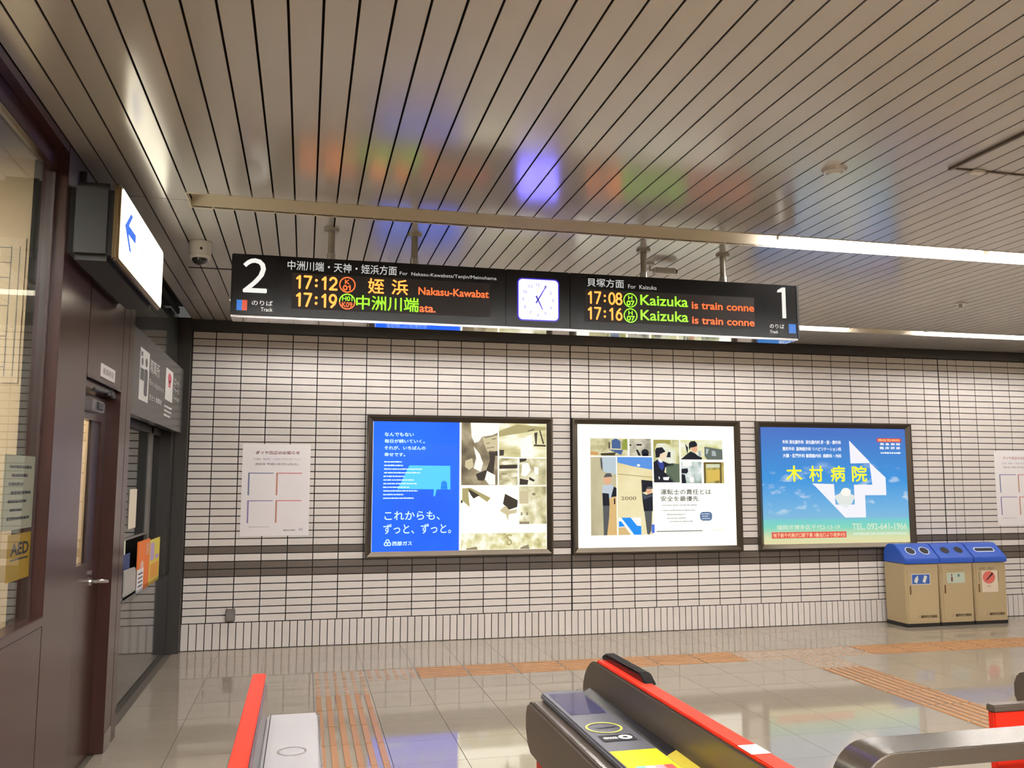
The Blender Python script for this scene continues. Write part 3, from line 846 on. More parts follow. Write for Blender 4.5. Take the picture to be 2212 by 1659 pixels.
# ================================================================== ADVERTISING LIGHT BOXES
def lightbox(x0, x1, z0, z1, label, sheet):
    t = thing('advertising_lightbox', label, 'advertisement', ((x0+x1)/2, D, z0), 'framed advertisements on the tiled wall')
    b = 0.058; yo = D-0.055; yi = D-0.022
    o = [(x0, z0), (x1, z0), (x1, z1), (x0, z1)]; i = [(x0+b, z0+b), (x1-b, z0+b), (x1-b, z1-b), (x0+b, z1-b)]
    m1 = [(x0+.016, z0+.016), (x1-.016, z0+.016), (x1-.016, z1-.016), (x0+.016, z1-.016)]
    for k in range(4):
        j = (k+1) % 4; f = MB()
        P = lambda p, y: (p[0], y, p[1])
        f.poly([P(o[k], D+.002), P(o[j], D+.002), P(o[j], yo), P(o[k], yo)])
        f.poly([P(o[k], yo), P(o[j], yo), P(m1[j], yo), P(m1[k], yo)])
        f.poly([P(m1[k], yo), P(m1[j], yo), P(i[j], yi), P(i[k], yi)])
        f.poly([P(i[k], yi), P(i[j], yi), P(i[j], D+.002), P(i[k], D+.002)])
        f.build('frame_bar', M['frame'], t)
    MB().box(x0+.01, x1-.01, D-.010, D+.002, z0+.01, z1-.01).build('back_tray', M['blackmatt'], t)
    s = MB().box(x0+b-.002, x1-b+.002, D-.020, D-.010, z0+b-.002, z1-b+.002).build('poster_sheet', sheet, t)
    return t, s
Y1 = D-0.0206
def L(k): return on_back(Y1-0.0006*k)

def sheet_mat(name, build):
    m = bpy.data.materials.new(name); m.use_nodes = True
    p = m.node_tree.nodes['Principled BSDF']
    p.inputs['Base Color'].default_value = (0.01, 0.01, 0.01, 1)
    p.inputs['Roughness'].default_value = 0.3
    p.inputs['Specular IOR Level'].default_value = 0.12
    p.inputs['Emission Strength'].default_value = 1.0
    col = build(m.node_tree)
    m.node_tree.links.new(col, p.inputs['Emission Color'])
    return m
def ramp(nt, src, stops):
    r = nt.nodes.new('ShaderNodeValToRGB')
    e = r.color_ramp.elements
    e[0].position, e[0].color = stops[0]; e[1].position, e[1].color = stops[-1]
    for pos, c in stops[1:-1]:
        q = e.new(pos); q.color = c
    nt.links.new(src, r.inputs[0])
    return r.outputs[0]
def photo_mat(name, stops, scale, stretch=(1, 1, 1), seed=0.0, strength=1.0):
    """a printed photograph: smooth procedural patches through a colour ramp"""
    def b(nt):
        tc = nt.nodes.new('ShaderNodeTexCoord'); mp = nt.nodes.new('ShaderNodeMapping')
        mp.inputs['Scale'].default_value = stretch; mp.inputs['Location'].default_value = (seed, seed*1.7, seed*.6)
        nz = nt.nodes.new('ShaderNodeTexNoise'); nz.inputs['Scale'].default_value = scale; nz.inputs['Detail'].default_value = 3
        nt.links.new(tc.outputs['Object'], mp.inputs[0]); nt.links.new(mp.outputs[0], nz.inputs['Vector'])
        return ramp(nt, nz.outputs['Fac'], stops)
    m = sheet_mat(name, b)
    m.node_tree.nodes['Principled BSDF'].inputs['Emission Strength'].default_value = strength
    m.cycles.emission_sampling = 'NONE'
    return m
def pc_(name, r, g, b, s=1.0, lamp=False): return glow('print_'+name, srgb(r, g, b), s, lamp=lamp)

# --- advertisement 1: blue sheet and sepia photographs
t1, s1 = lightbox(0.567, 2.402, 0.788, 2.138, 'framed illuminated advertisement joining a blue sheet and sepia work photographs', pc_('warm_white', 253, 250, 226, 2.2, True))
bx0, bx1, bz0, bz1 = 0.627, 1.462, 0.846, 2.082
rect('blue_sheet', L(1), bx0, bx1, bz0, bz1, photo_mat('print_blue', [(0.2, (0.007, 0.10, 1.35, 1)), (0.8, (0.009, 0.19, 1.5, 1))], 0.9, (1, 1, 1), 3.1, 1.1), s1)
rect('sheet_edge', L(1), bx1, bx1+.012, bz0, bz1, pc_('cool_white', 235, 242, 255), s1)
cw = pc_('ice_white', 214, 246, 255, 1.1); cy = pc_('sky_cyan', 88, 214, 255)
def bu(zx): return bx0 + (zx-55)/(1700-55)*(bx1-bx0)
def bv(zy): return 2.075 - (zy-110)/(1750-110)*0.815
for i, (s_, a, b_) in enumerate((('なんでもない', 265, 820), ('毎日が続いていく。', 265, 1030), ('それが、いちばんの', 265, 1045), ('幸せです。', 265, 660))):
    zt = 310+130*i
    text(s_, L(3), bu(a), bu(b_), bv(zt+75), bv(zt), cw, s1, bold=.03)
flats('route_map_print', L(2), [[(bu(740), bv(945)), (bu(1525), bv(950)), (bu(1530), bv(1410)), (bu(1470), bv(1410)), (bu(1465), bv(1340)), (bu(1350), bv(1340)), (bu(1345), bv(1405)), (bu(1265), bv(1410)), (bu(1235), bv(1540)), (bu(1205), bv(1540)), (bu(1210), bv(1405)), (bu(520), bv(1400)), (bu(600), bv(1250))]], cy, s1)
flats('head_print', L(3), [ell(bu(1408), bv(1310), .030, .034), [(bu(1340), bv(1410)), (bu(1480), bv(1410)), (bu(1440), bv(1350)), (bu(1370), bv(1350))]], pc_('mid_blue', 28, 140, 248), s1)
rws = [(265, 600), (265, 620), (265, 985), (265, 945), (255, 655), (255, 830), (255, 890), (250, 745), (255, 905), (255, 635), (255, 830)]
textbars(L(4), [(bu(a), bu(b_), bv(890+69.5*i)) for i, (a, b_) in enumerate(rws)], .013, cw, s1, 11)
text('これからも、', L(3), 0.745, 1.275, 1.140, 1.225, cw, s1, bold=.012)
text('ずっと、ずっと。', L(3), 0.735, 1.385, 1.010, 1.105, cw, s1, bold=.012)
b = MB()
for cu, cv in ((0.762, 0.917), (0.792, 0.917), (0.777, 0.942)): MB().ring(L(3), (cu, cv), .010, .020, 18).build('logo_mark', cw, s1)
text('西部ガス', L(3), 0.820, 1.010, 0.900, 0.942, cw, s1, bold=.03)
# the photographs: (zx, zy) read on the right half, 1000 wide and 1500 high
gx0, gx1, gz0, gz1 = 1.478, 2.342, 0.846, 2.082
def gp(zx, zy): return (gx0 + (zx-45)/1000*(gx1-gx0), gz1 - (zy-75)/1505*(gz1-gz0))
def gpoly(*p): return [gp(*q) for q in p]
def grect(a, b_, c, d_): return gpoly((a, d_), (b_, d_), (b_, c), (a, c))
sep = [(0.25, srgb(120, 108, 78)), (0.45, srgb(205, 196, 150)), (0.62, srgb(250, 246, 222))]
sepd = [(0.3, srgb(92, 80, 62)), (0.5, srgb(150, 135, 105)), (0.7, srgb(205, 192, 160))]
sepl = [(0.3, srgb(190, 178, 120)), (0.5, srgb(232, 226, 176)), (0.62, srgb(253, 250, 232))]
flat('photo_print', L(1), grect(48, 470, 75, 820), photo_mat('sepia_a', sepd, 5, (1, 1, 1), 1.0), s1)
flat('photo_print', L(1), grect(482, 1045, 75, 485), photo_mat('sepia_b', sepl, 3.2, (1, 1, 3), 2.0, 1.05), s1)
flat('photo_print', L(1), grect(482, 705, 498, 820), photo_mat('sepia_c', sep, 9, (1, 1, 2.5), 3.0, 1.05), s1)
flat('photo_print', L(1), grect(720, 1045, 498, 820), photo_mat('sepia_d', sep, 6, (1, 1, 1), 4.0, 1.05), s1)
flat('photo_print', L(1), grect(720, 1045, 832, 1285), photo_mat('sepia_e', sep, 7, (1, 1, 1), 5.0, 1.1), s1)
flat('photo_print', L(1), grect(48, 1045, 1385, 1578), photo_mat('sepia_f', sepl, 12, (1, 1, 1), 6.0, 1.05), s1)
crm = pc_('cream_light', 253, 249, 232, 1.15); drk = pc_('sepia_dark', 62, 54, 44); bge = pc_('sepia_skin', 212, 198, 158); brn = pc_('sepia_mid', 150, 136, 108); olv = pc_('sepia_olive', 178, 166, 112)
flats('photo_shape', L(2), [gpoly((155, 75), (470, 75), (470, 190), (400, 225), (290, 240), (250, 300), (200, 320), (165, 240))], crm, s1)       # pale helmet
flats('photo_shape', L(2), [gpoly((290, 245), (470, 215), (470, 400), (430, 430), (350, 420), (310, 330))], bge, s1)                              # face
flats('photo_shape', L(3), [gpoly((300, 250), (470, 205), (470, 222), (330, 262)), gpoly((330, 320), (380, 310), (380, 322), (332, 330)), gpoly((400, 265), (450, 255), (450, 270), (402, 280)), gpoly((335, 375), (430, 360), (430, 372), (337, 386))], brn, s1)
flats('photo_shape', L(2), [gpoly((365, 410), (470, 415), (470, 470), (440, 470), (420, 690), (330, 660), (380, 520))], drk, s1)                  # collar
flats('photo_shape', L(3), [gpoly((190, 360), (260, 450), (300, 560), (270, 660), (190, 620), (220, 500))], crm, s1)                              # sleeve
flats('photo_shape', L(3), [gpoly((215, 690), (330, 640), (350, 700), (300, 770), (240, 760))], drk, s1)
flats('photo_shape', L(4), [gpoly((345, 650), (440, 700), (440, 815), (370, 815), (320, 750))], crm, s1)
flats('photo_shape', L(2), [gpoly((95, 530), (175, 500), (190, 600), (140, 640), (90, 600))], bge, s1)
flats('photo_shape', L(2), [gpoly((482, 240), (880, 170), (1045, 150), (1045, 120), (700, 90), (482, 170))], olv, s1)
flats('photo_shape', L(3), [gpoly((820, 165), (900, 140), (905, 150), (830, 172)), gpoly((895, 330), (1040, 335), (1040, 355), (895, 350)), gpoly((900, 190), (940, 180), (930, 330), (915, 330)), gpoly((960, 160), (975, 160), (1020, 320), (1005, 325))], drk, s1)
flats('photo_shape', L(2), [gpoly((740, 270), (870, 210), (890, 480), (740, 480))], crm, s1)
flats('photo_shape', L(2), [gpoly((490, 395), (545, 400), (540, 465), (490, 470)), gpoly((490, 580), (700, 575), (700, 620), (490, 625))], drk, s1)
flats('photo_shape', L(2), [gpoly((730, 740), (830, 760), (820, 815), (725, 815)), gpoly((840, 720), (910, 760), (890, 780), (840, 755)), gpoly((725, 500), (815, 500), (800, 530), (730, 550))], drk, s1)
flats('photo_shape', L(2), [gpoly((760, 560), (830, 550), (860, 640), (800, 720), (745, 700)), gpoly((900, 600), (950, 610), (950, 690), (900, 690))], crm, s1)
flats('photo_shape', L(2), [gpoly((60, 855), (160, 850), (390, 970), (350, 1020), (250, 950), (130, 900), (150, 1080), (60, 1000))], olv, s1)   # hands at work
flats('photo_shape', L(3), [gpoly((130, 860), (260, 940), (190, 980), (150, 920)), gpoly((555, 920), (705, 1000), (700, 1080), (600, 1115), (530, 1040)), gpoly((45, 980), (75, 1020), (45, 1035))], drk, s1)
flats('photo_shape', L(4), [gpoly((500, 1110), (560, 1060), (610, 1120), (700, 1105), (690, 1150), (600, 1170), (590, 1255), (565, 1170), (500, 1130))], bge, s1)
flats('photo_shape', L(2), [gpoly((725, 890), (830, 890), (830, 1040), (725, 1040))], bge, s1)
flats('photo_shape', L(3), [gpoly((870, 920), (910, 905), (915, 940), (880, 945)), gpoly((740, 1145), (760, 1145), (760, 1180), (740, 1180)), gpoly((805, 1145), (825, 1145), (825, 1180), (805, 1180)), gpoly((725, 1255), (840, 1255), (840, 1284), (725, 1284))], brn, s1)
text('S', L(2), *[gp(570, 1530)[0], gp(640, 1530)[0], gp(570, 1530)[1], gp(570, 1400)[1]], olv, s1, 'photo_shape')
flats('photo_shape', L(2), [gpoly((735, 1560), (830, 1525), (840, 1578), (735, 1578)), gpoly((110, 1560), (230, 1540), (240, 1578), (110, 1578))], brn, s1)

# --- advertisement 2: white sheet with a collage of railway staff photographs
t2, s2 = lightbox(2.612, 4.458, 0.788, 2.142, 'framed illuminated advertisement, white with a collage of train driver photographs', pc_('white_sheet', 253, 250, 232, 1.45, True))
def hp(px, py): return (2.671 + (px-1247)*0.005095, 2.082 - (py-918.5)*0.004725)     # poster grid
def z3(zx, zy): return hp(1240+zx/6.633, 920+zy/6.633)
def z4(zx, zy): return hp(1400+zx/11.06, 930+zy/11.06)
def P3(*p): return [z3(*q) for q in p]
def P4(*p): return [z4(*q) for q in p]
tan = [(0.3, srgb(170, 160, 118)), (0.5, srgb(214, 206, 160)), (0.7, srgb(240, 234, 200))]
flat('photo_print', L(1), P3((220, 435), (745, 435), (745, 185), (220, 185)), photo_mat('col_a', tan, 8, (1, 1, 1.5), 1.5), s2)
flat('photo_print', L(1), P3((768, 435), (1080, 435), (1080, 185), (768, 185)), photo_mat('col_b', [(0.3, srgb(140, 135, 115)), (0.6, srgb(214, 208, 185))], 9, (1, 1, 1), 2.5), s2)
flat('photo_print', L(1), P3((220, 1555), (578, 1555), (578, 450), (220, 450)), photo_mat('col_c', [(0.3, srgb(168, 158, 125)), (0.6, srgb(208, 198, 160))], 3, (1, 1, .4), 3.5), s2)
flat('photo_print', L(1), P3((590, 1555), (1090, 1555), (1090, 450), (590, 450)), photo_mat('col_d', [(0.35, srgb(226, 208, 150)), (0.65, srgb(246, 234, 190))], 2, (1, 1, 1), 4.5), s2)
blu = pc_('sky_blue', 92, 150, 228); nvy = pc_('navy', 22, 26, 40); gry = pc_('grey_cloth', 88, 90, 92); skn = pc_('skin', 232, 178, 140); wh = pc_('white_spot', 245, 245, 240, 1.05); cyb = pc_('bright_blue', 30, 146, 246); tl = pc_('teal_glass', 150, 190, 190); yl = pc_('straw', 222, 190, 90); grn = pc_('leaf', 150, 160, 70)
flats('photo_shape', L(2), [P3((520, 210), (580, 185), (640, 220), (645, 330), (520, 330)), P3((470, 345), (680, 350), (650, 420), (570, 385))], pc_('steel_blue', 70, 100, 150), s2)
flats('photo_shape', L(2), [P3((680, 200), (740, 190), (740, 350), (660, 340))], grn, s2)
flats('photo_shape', L(2), [P3((360, 400), (580, 385), (560, 430), (370, 430)), P3((475, 240), (495, 240), (495, 330), (475, 330))], pc_('dark_olive', 70, 62, 40), s2)
flats('photo_shape', L(2), [P3((220, 370), (330, 380), (330, 425), (220, 425))], pc_('tan_orange', 214, 160, 96), s2)
flats('photo_shape', L(2), [[z3(990+52*math.cos(R(a)), 385-52*math.sin(R(a))) for a in range(0, 360, 20)], P3((860, 345), (885, 340), (930, 425), (895, 430)), P3((950, 400), (1035, 400), (1040, 434), (945, 434)), P3((770, 265), (800, 275), (798, 290), (770, 285)), P3((870, 262), (945, 262), (945, 285), (870, 285))], nvy, s2)
flats('photo_shape', L(2), [P3((380, 450), (578, 450), (578, 700), (540, 690), (400, 660), (385, 560))], pc_('pale_sky', 190, 206, 214), s2)
flats('photo_shape', L(2), [P3((355, 460), (380, 470), (392, 560), (385, 650), (365, 600))], gry, s2)
flats('photo_shape', L(3), [P3((480, 1040), (578, 990), (578, 1555), (440, 1555), (470, 1250))], pc_('sand', 224, 186, 124), s2)
flats('photo_shape', L(3), [[z3(452+56*math.cos(R(a)), 775-70*math.sin(R(a))) for a in range(0, 360, 20)]], skn, s2)
flats('photo_shape', L(4), [P3((400, 740), (430, 685), (500, 680), (520, 730), (480, 735))], gry, s2)
flats('photo_shape', L(4), [P3((385, 850), (440, 850), (520, 840), (545, 900), (500, 1030), (400, 1030), (375, 950))], pc_('pale_shirt', 196, 206, 216), s2)
flats('photo_shape', L(5), [P3((380, 960), (470, 970), (480, 1140), (385, 1140)), P3((500, 1020), (540, 870), (578, 890), (578, 1010)), P3((540, 1040), (558, 1040), (558, 1120), (540, 1120))], nvy, s2)
flats('photo_shape', L(4), [P3((385, 1140), (478, 1140), (470, 1310), (440, 1555), (395, 1555), (390, 1310))], gry, s2)
flats('photo_shape', L(2), [P3((590, 450), (1090, 450), (1090, 630), (800, 580), (600, 530))], blu, s2)
flats('photo_shape', L(3), [[z3(893+24*math.cos(R(a)), 568-18*math.sin(R(a))) for a in range(0, 360, 24)]], wh, s2)
flats('photo_shape', L(2), [P3((590, 685), (1090, 735), (1090, 745), (590, 697))], olv, s2)
text('2000', L(3), z3(640, 1060)[0], z3(855, 1060)[0], z3(640, 1062)[1], z3(640, 1012)[1], brn, s2, bold=.02)
flats('photo_shape', L(3), [P3((600, 1310), (915, 1310), (915, 1555), (600, 1555))], wh, s2)
flats('photo_shape', L(4), [P3((640, 1310), (770, 1310), (860, 1425), (918, 1430), (918, 1553), (820, 1553)), P3((605, 1360), (640, 1365), (690, 1430), (605, 1440))], cyb, s2)
flats('photo_shape', L(5), [P3((600, 1450), (690, 1440), (770, 1553), (600, 1553))], pc_('sand2', 220, 188, 130), s2)
flats('photo_shape', L(3), [P3((930, 775), (1090, 790), (1090, 900), (1000, 940), (935, 960)), P3((935, 960), (1000, 990), (1088, 960), (1088, 1220), (960, 1220), (945, 1100))], nvy, s2)
flats('photo_shape', L(4), [[z3(1035+40*math.cos(R(a)), 930-50*math.sin(R(a))) for a in range(0, 360, 20)]], skn, s2)
flats('photo_shape', L(5), [P3((1000, 905), (1015, 870), (1075, 875), (1080, 905))], gry, s2)
flats('photo_shape', L(5), [P3((940, 970), (1000, 1000), (1090, 980), (1090, 1010), (1000, 1040), (960, 1060))], pc_('slate', 70, 80, 96), s2)
flats('photo_shape', L(4), [P3((965, 1220), (1075, 1220), (1060, 1500), (1030, 1555), (1000, 1540))], gry, s2)
flats('photo_shape', L(5), [P3((1065, 1410), (1108, 1410), (1108, 1530), (1065, 1530))], pc_('edge_blue', 84, 120, 222), s2)
# right-hand photographs
flat('photo_print', L(1), P4((75, 1245), (705, 1245), (705, 215), (75, 215)), photo_mat('col_e', [(0.3, srgb(150, 146, 92)), (0.5, srgb(226, 222, 170)), (0.7, srgb(240, 244, 236))], 5, (1, 1, 1), 5.5), s2)
flat('photo_print', L(1), P4((735, 690), (1765, 690), (1765, 215), (735, 215)), photo_mat('col_f', [(0.3, srgb(190, 190, 110)), (0.5, srgb(232, 230, 180)), (0.7, srgb(246, 246, 230))], 5, (1, 1, 2), 6.5), s2)
flat('photo_print', L(1), P4((745, 1265), (1240, 1265), (1240, 745), (745, 745)), photo_mat('col_g', [(0.3, srgb(110, 120, 112)), (0.5, srgb(190, 206, 200)), (0.7, srgb(240, 244, 242))], 9, (1, 1, 1), 7.5), s2)
flat('photo_print', L(1), P4((1290, 1265), (1790, 1265), (1790, 750), (1290, 750)), photo_mat('col_h', [(0.3, srgb(120, 104, 48)), (0.5, srgb(196, 178, 100))], 6, (2, 1, .7), 8.5), s2)
flats('photo_shape', L(2), [P4((85, 215), (495, 215), (490, 340), (360, 300), (170, 310), (130, 400), (85, 640))], pc_('khaki', 168, 160, 84), s2)
flats('photo_shape', L(2), [P4((520, 780), (700, 800), (700, 1245), (560, 1245), (380, 1050), (380, 860))], pc_('console_green', 98, 112, 92), s2)
flats('photo_shape', L(3), [P4((120, 480), (150, 415), (290, 395), (340, 460), (370, 500), (250, 560), (220, 640), (130, 650)), P4((430, 510), (490, 510), (490, 640), (390, 640))], nvy, s2)
flats('photo_shape', L(3), [P4((215, 660), (235, 560), (345, 530), (380, 560), (385, 650), (330, 700), (250, 690))], pc_('pale_skin', 246, 222, 190), s2)
flats('photo_shape', L(2), [P4((80, 760), (180, 690), (330, 740), (440, 790), (550, 790), (560, 860), (360, 880), (330, 1000), (480, 1080), (600, 1245), (85, 1245))], nvy, s2)
flats('photo_shape', L(3), [P4((170, 740), (260, 720), (320, 780), (330, 900), (280, 960), (220, 900))], pc_('royal_blue', 48, 66, 150), s2)
flats('photo_shape', L(4), [P4((190, 660), (270, 700), (300, 760), (240, 770), (190, 720)), P4((300, 1120), (450, 1110), (430, 1190), (310, 1185)), P4((190, 1100), (220, 1110), (220, 1170), (200, 1170))], wh, s2)
flats('photo_shape', L(3), [P4((940, 300), (990, 245), (1090, 240), (1140, 300), (1145, 360), (1060, 390), (980, 400), (960, 470), (940, 400)), P4((850, 300), (920, 400), (905, 560), (880, 480)), P4((735, 690), (890, 560), (980, 490), (1090, 540), (1160, 600), (1255, 640), (1255, 690))], nvy, s2)
flats('photo_shape', L(3), [P4((1000, 400), (1140, 360), (1150, 480), (1080, 530), (1000, 470))], skn, s2)
flats('photo_shape', L(2), [P4((1320, 375), (1765, 440), (1765, 690), (1380, 690), (1320, 600))], pc_('panel_grey', 102, 112, 104), s2)
flats('photo_shape', L(3), [P4((1360, 420), (1430, 430), (1400, 540), (1350, 560)), P4((1500, 470), (1590, 480), (1610, 600), (1500, 600)), P4((1165, 480), (1235, 480), (1235, 620), (1170, 600))], pc_('panel_light', 176, 186, 184), s2)
flats('photo_shape', L(2), [P4((745, 920), (900, 900), (910, 990), (870, 1030), (745, 1020)), P4((745, 1040), (830, 1060), (860, 1265), (745, 1265))], nvy, s2)
flats('photo_shape', L(3), [P4((770, 750), (1010, 745), (1000, 850), (780, 860)), P4((830, 1090), (900, 1070), (1050, 1130), (1040, 1240), (950, 1240), (940, 1110))], wh, s2)
flats('photo_shape', L(2), [P4((1290, 755), (1730, 755), (1730, 1265), (1690, 1265), (1690, 795), (1340, 795), (1340, 1265), (1290, 1265))], pc_('window_brown', 106, 90, 48), s2)
flats('photo_shape', L(3), [P4((1360, 800), (1690, 800), (1690, 880), (1360, 890))], pc_('pale_window', 216, 220, 190), s2)
flats('photo_shape', L(3), [P4((1370, 950), (1680, 930), (1680, 1200), (1370, 1220))], yl, s2)
gi = pc_('grey_lettering', 104, 104, 100)
def hpx(px): return hp(px, 1000)[0]
def hpy(py): return hp(1400, py)[1]
text('運転士の責任とは', L(2), hpx(1421), hpx(1532), hpy(1069), hpy(1057), gi, s2, bold=.02)
text('安全を最優先', L(2), hpx(1421), hpx(1504), hpy(1083.5), hpy(1072), gi, s2, bold=.02)
lg = pc_('pale_lettering', 176, 176, 174)
textbars(L(2), [(hpx(1424), hpx(1500), hpy(1093)), (hpx(1424), hpx(1496), hpy(1104)), (hpx(1434), hpx(1474), hpy(1113)), (hpx(1434), hpx(1475), hpy(1121)), (hpx(1440), hpx(1490), hpy(1128))], .012, lg, s2, 21)
rect('rule_line', L(2), hpx(1411), hpx(1511), hpy(1148.5), hpy(1146.5), gi, s2)
lb = MB().poly([L(2)(*p) for p in rrect(hpx(1506), hpx(1533), hpy(1126), hpy(1106.5), .035)]).build('speech_badge', pc_('badge_blue', 100, 122, 158), s2)
textbars(L(3), [(hpx(1509), hpx(1527), hpy(1112)), (hpx(1511), hpx(1524), hpy(1117)), (hpx(1510), hpx(1529), hpy(1122))], .010, pc_('badge_white', 205, 220, 240), s2, 22)
text('福岡市交通局', L(2), hpx(1534), hpx(1560), hpy(1148), hpy(1144), pc_('maker_tan', 190, 150, 96), s2)

# --- advertisement 3: hospital on a sea-and-sky sheet
def sea(nt):
    tc = nt.nodes.new('ShaderNodeTexCoord'); sx = nt.nodes.new('ShaderNodeSeparateXYZ')
    nt.links.new(tc.outputs['Generated'], sx.inputs[0])
    base = ramp(nt, sx.outputs['Z'], [(0.0, srgb(232, 222, 170)), (0.06, srgb(214, 222, 172)), (0.14, srgb(128, 214, 190)), (0.20, srgb(120, 206, 206)), (0.225, srgb(128, 186, 222)), (0.32, srgb(112, 178, 226)), (0.55, srgb(62, 150, 222)), (1.0, srgb(72, 112, 196))])
    mp = nt.nodes.new('ShaderNodeMapping'); mp.inputs['Scale'].default_value = (1.4, 1, 3.4); mp.inputs['Location'].default_value = (.4, 0, .3)
    nz = nt.nodes.new('ShaderNodeTexNoise'); nz.inputs['Scale'].default_value = 2.6; nz.inputs['Detail'].default_value = 5
    nt.links.new(tc.outputs['Object'], mp.inputs[0]); nt.links.new(mp.outputs[0], nz.inputs['Vector'])
    cl_ = ramp(nt, nz.outputs['Fac'], [(0.55, (0, 0, 0, 1)), (0.72, (1, 1, 1, 1))])
    band = ramp(nt, sx.outputs['Z'], [(0.24, (0, 0, 0, 1)), (0.30, (1, 1, 1, 1)), (0.55, (.8, .8, .8, 1)), (0.72, (0, 0, 0, 1))])
    mu = nt.nodes.new('ShaderNodeMath'); mu.operation = 'MULTIPLY'
    nt.links.new(cl_, mu.inputs[0]); nt.links.new(band, mu.inputs[1])
    mx = nt.nodes.new('ShaderNodeMixRGB'); mx.inputs[2].default_value = srgb(238, 244, 246)
    nt.links.new(mu.outputs[0], mx.inputs[0]); nt.links.new(base, mx.inputs[1])
    return mx.outputs[0]
t3, s3 = lightbox(4.655, 6.545, 0.788, 2.142, 'framed illuminated hospital advertisement with yellow characters on a blue sky and sea', sheet_mat('print_sea', sea))
def kx(zx): return 4.732 + (zx-1220)/(2075-1220)*1.746      # grid read on the right-hand sheet
def kz(zy): return 2.078 - (zy-122)/(836-122)*1.246
def K(*p): return [(kx(a), kz(b_)) for a, b_ in p]
wp = pc_('mark_white', 240, 238, 246, 1.05)
flats('hospital_mark', L(2), [K((1732, 195), (1850, 325), (1850, 335), (1735, 338)), K((1850, 330), (1945, 425), (1945, 535), (1862, 535), (1815, 535), (1815, 470), (1862, 470)),
                              K((1500, 462), (1630, 466), (1635, 592), (1690, 592), (1690, 672), (1520, 480)), K((1635, 592), (1750, 592), (1750, 470), (1815, 470), (1815, 672), (1690, 672))], wp, s3)
flats('cloud_print', L(2), [[(kx(1692)+.115*math.cos(R(a))*(1+.12*math.sin(R(5*a))), kz(555)+.085*math.sin(R(a))*(1+.2*math.cos(R(4*a)))) for a in range(0, 360, 12)]], pc_('cloud_cream', 226, 232, 226), s3)
flats('cloud_print', L(3), [[(kx(1700)+.06*math.cos(R(a)), kz(515)+.045*math.sin(R(a))) for a in range(0, 360, 20)]], pc_('cloud_white', 250, 248, 240), s3)
ylw = pc_('kanji_yellow', 250, 246, 60, 1.05); wt = pc_('white_letter', 245, 245, 248, 1.05)
for ch_, a, b_ in (('木', 1350, 1445), ('村', 1485, 1568), ('病', 1612, 1700), ('院', 1740, 1832)):
    text(ch_, L(4), kx(a), kx(b_), kz(452), kz(352), ylw, s3, bold=.022)
for i, s_ in enumerate(('外科 消化器外科  消化器内科 肝・胆・膵外科', '整形外科  脳神経外科 リハビリテーション科', '大腸・肛門外科 循環器内科  麻酔科・内科')):
    text(s_, L(3), kx(1335), kx(1682), kz(220+42*i), kz(196+42*i), wt, s3, bold=.03)
rbar = rect('red_bar', L(2), kx(1902), kx(2052), kz(202), kz(178), pc_('sign_red', 226, 72, 66), s3)
text('開放型病院', L(3), kx(1910), kx(2045), kz(198), kz(182), pc_('orange_letter', 250, 190, 130), s3, bold=.03)
text('救 急 病 院', L(3), kx(1920), kx(2045), kz(223), kz(207), wt, s3, bold=.03)
text('臨 床 研 修', L(3), kx(1918), kx(2045), kz(248), kz(231), wt, s3, bold=.03)
textbars(L(3), [(kx(1922), kx(2045), kz(275))], .018, wt, s3, 31)
pl = pc_('pale_letter', 214, 232, 206)
text('福岡市博多区千代2-13-19', L(3), kx(1285), kx(1655), kz(742), kz(712), pl, s3, bold=.02)
text('TEL. 092-641-1966', L(3), kx(1728), kx(2062), kz(748), kz(708), pl, s3, bold=.02)
textbars(L(3), [(kx(1735), kx(2062), kz(780))], .028, pl, s3, 33)
rect('red_bar', L(2), kx(1256), kx(1692), kz(793), kz(756), pc_('bar_red', 226, 84, 70), s3)
text('地下鉄千代県庁口駅下車 3番出口より徒歩3分', L(3), kx(1264), kx(1686), kz(788), kz(762), pc_('bar_letter', 250, 210, 170), s3, bold=.02)

# ================================================================== PAPER NOTICES ON THE TILES
rp_ = mat('notice_red', srgb(212, 120, 126), .6); bp_ = mat('notice_slate', srgb(118, 128, 158), .6); fp_ = mat('notice_faint', srgb(176, 168, 182), .6); gp_ = mat('notice_grey', srgb(140, 132, 136), .6); vp_ = mat('notice_violet', srgb(140, 130, 172), .6); tp_ = mat('notice_terracotta', srgb(190, 130, 112), .6)
def notice(x0, z0, w, h, label):
    t = tag(MB().box(x0, x0+w, D-0.003, D-0.0002, z0, z0+h).build('paper_notice', M['paper'], None), label, 'notice', 'timetable notices on the tiles')
    S = on_back(D-0.0036)
    U = lambda f: x0+f*w
    V = lambda f: z0+(1-f)*h
    text('ダイヤ改正のお知らせ', S, U(.19), U(.84), V(.115), V(.075), rp_, t, bold=.015)
    text('空港線・箱崎線・七隈線の時刻が変わります', S, U(.16), U(.86), V(.180), V(.152), fp_, t)
    text('改正日 平成31年3月16日(土)', S, U(.19), U(.82), V(.235), V(.208), gp_, t, bold=.02)
    for (u0, u1, v0, v1, ch_, cv_) in ((.09, .46, .315, .56, bp_, bp_), (.50, .88, .315, .56, rp_, tp_), (.09, .46, .615, .86, vp_, vp_), (.50, .88, .615, .86, rp_, tp_)):
        rect('table_rule', S, U(u0), U(u1), V(v0+.010), V(v0), ch_, t)
        rect('table_rule', S, U(u0), U(u0)+.014, V(v1), V(v0), cv_, t)
    textbars(S, [(U(.11), U(.42), V(.905))], .006, fp_, t, 41)
    text('福岡市交通局', S, U(.62), U(.80), V(.950), V(.932), gp_, t, bold=.02)
    textbars(S, [(U(.85), U(.91), V(.945)), (U(.85), U(.91), V(.93))], .010, fp_, t, 42)
    return t
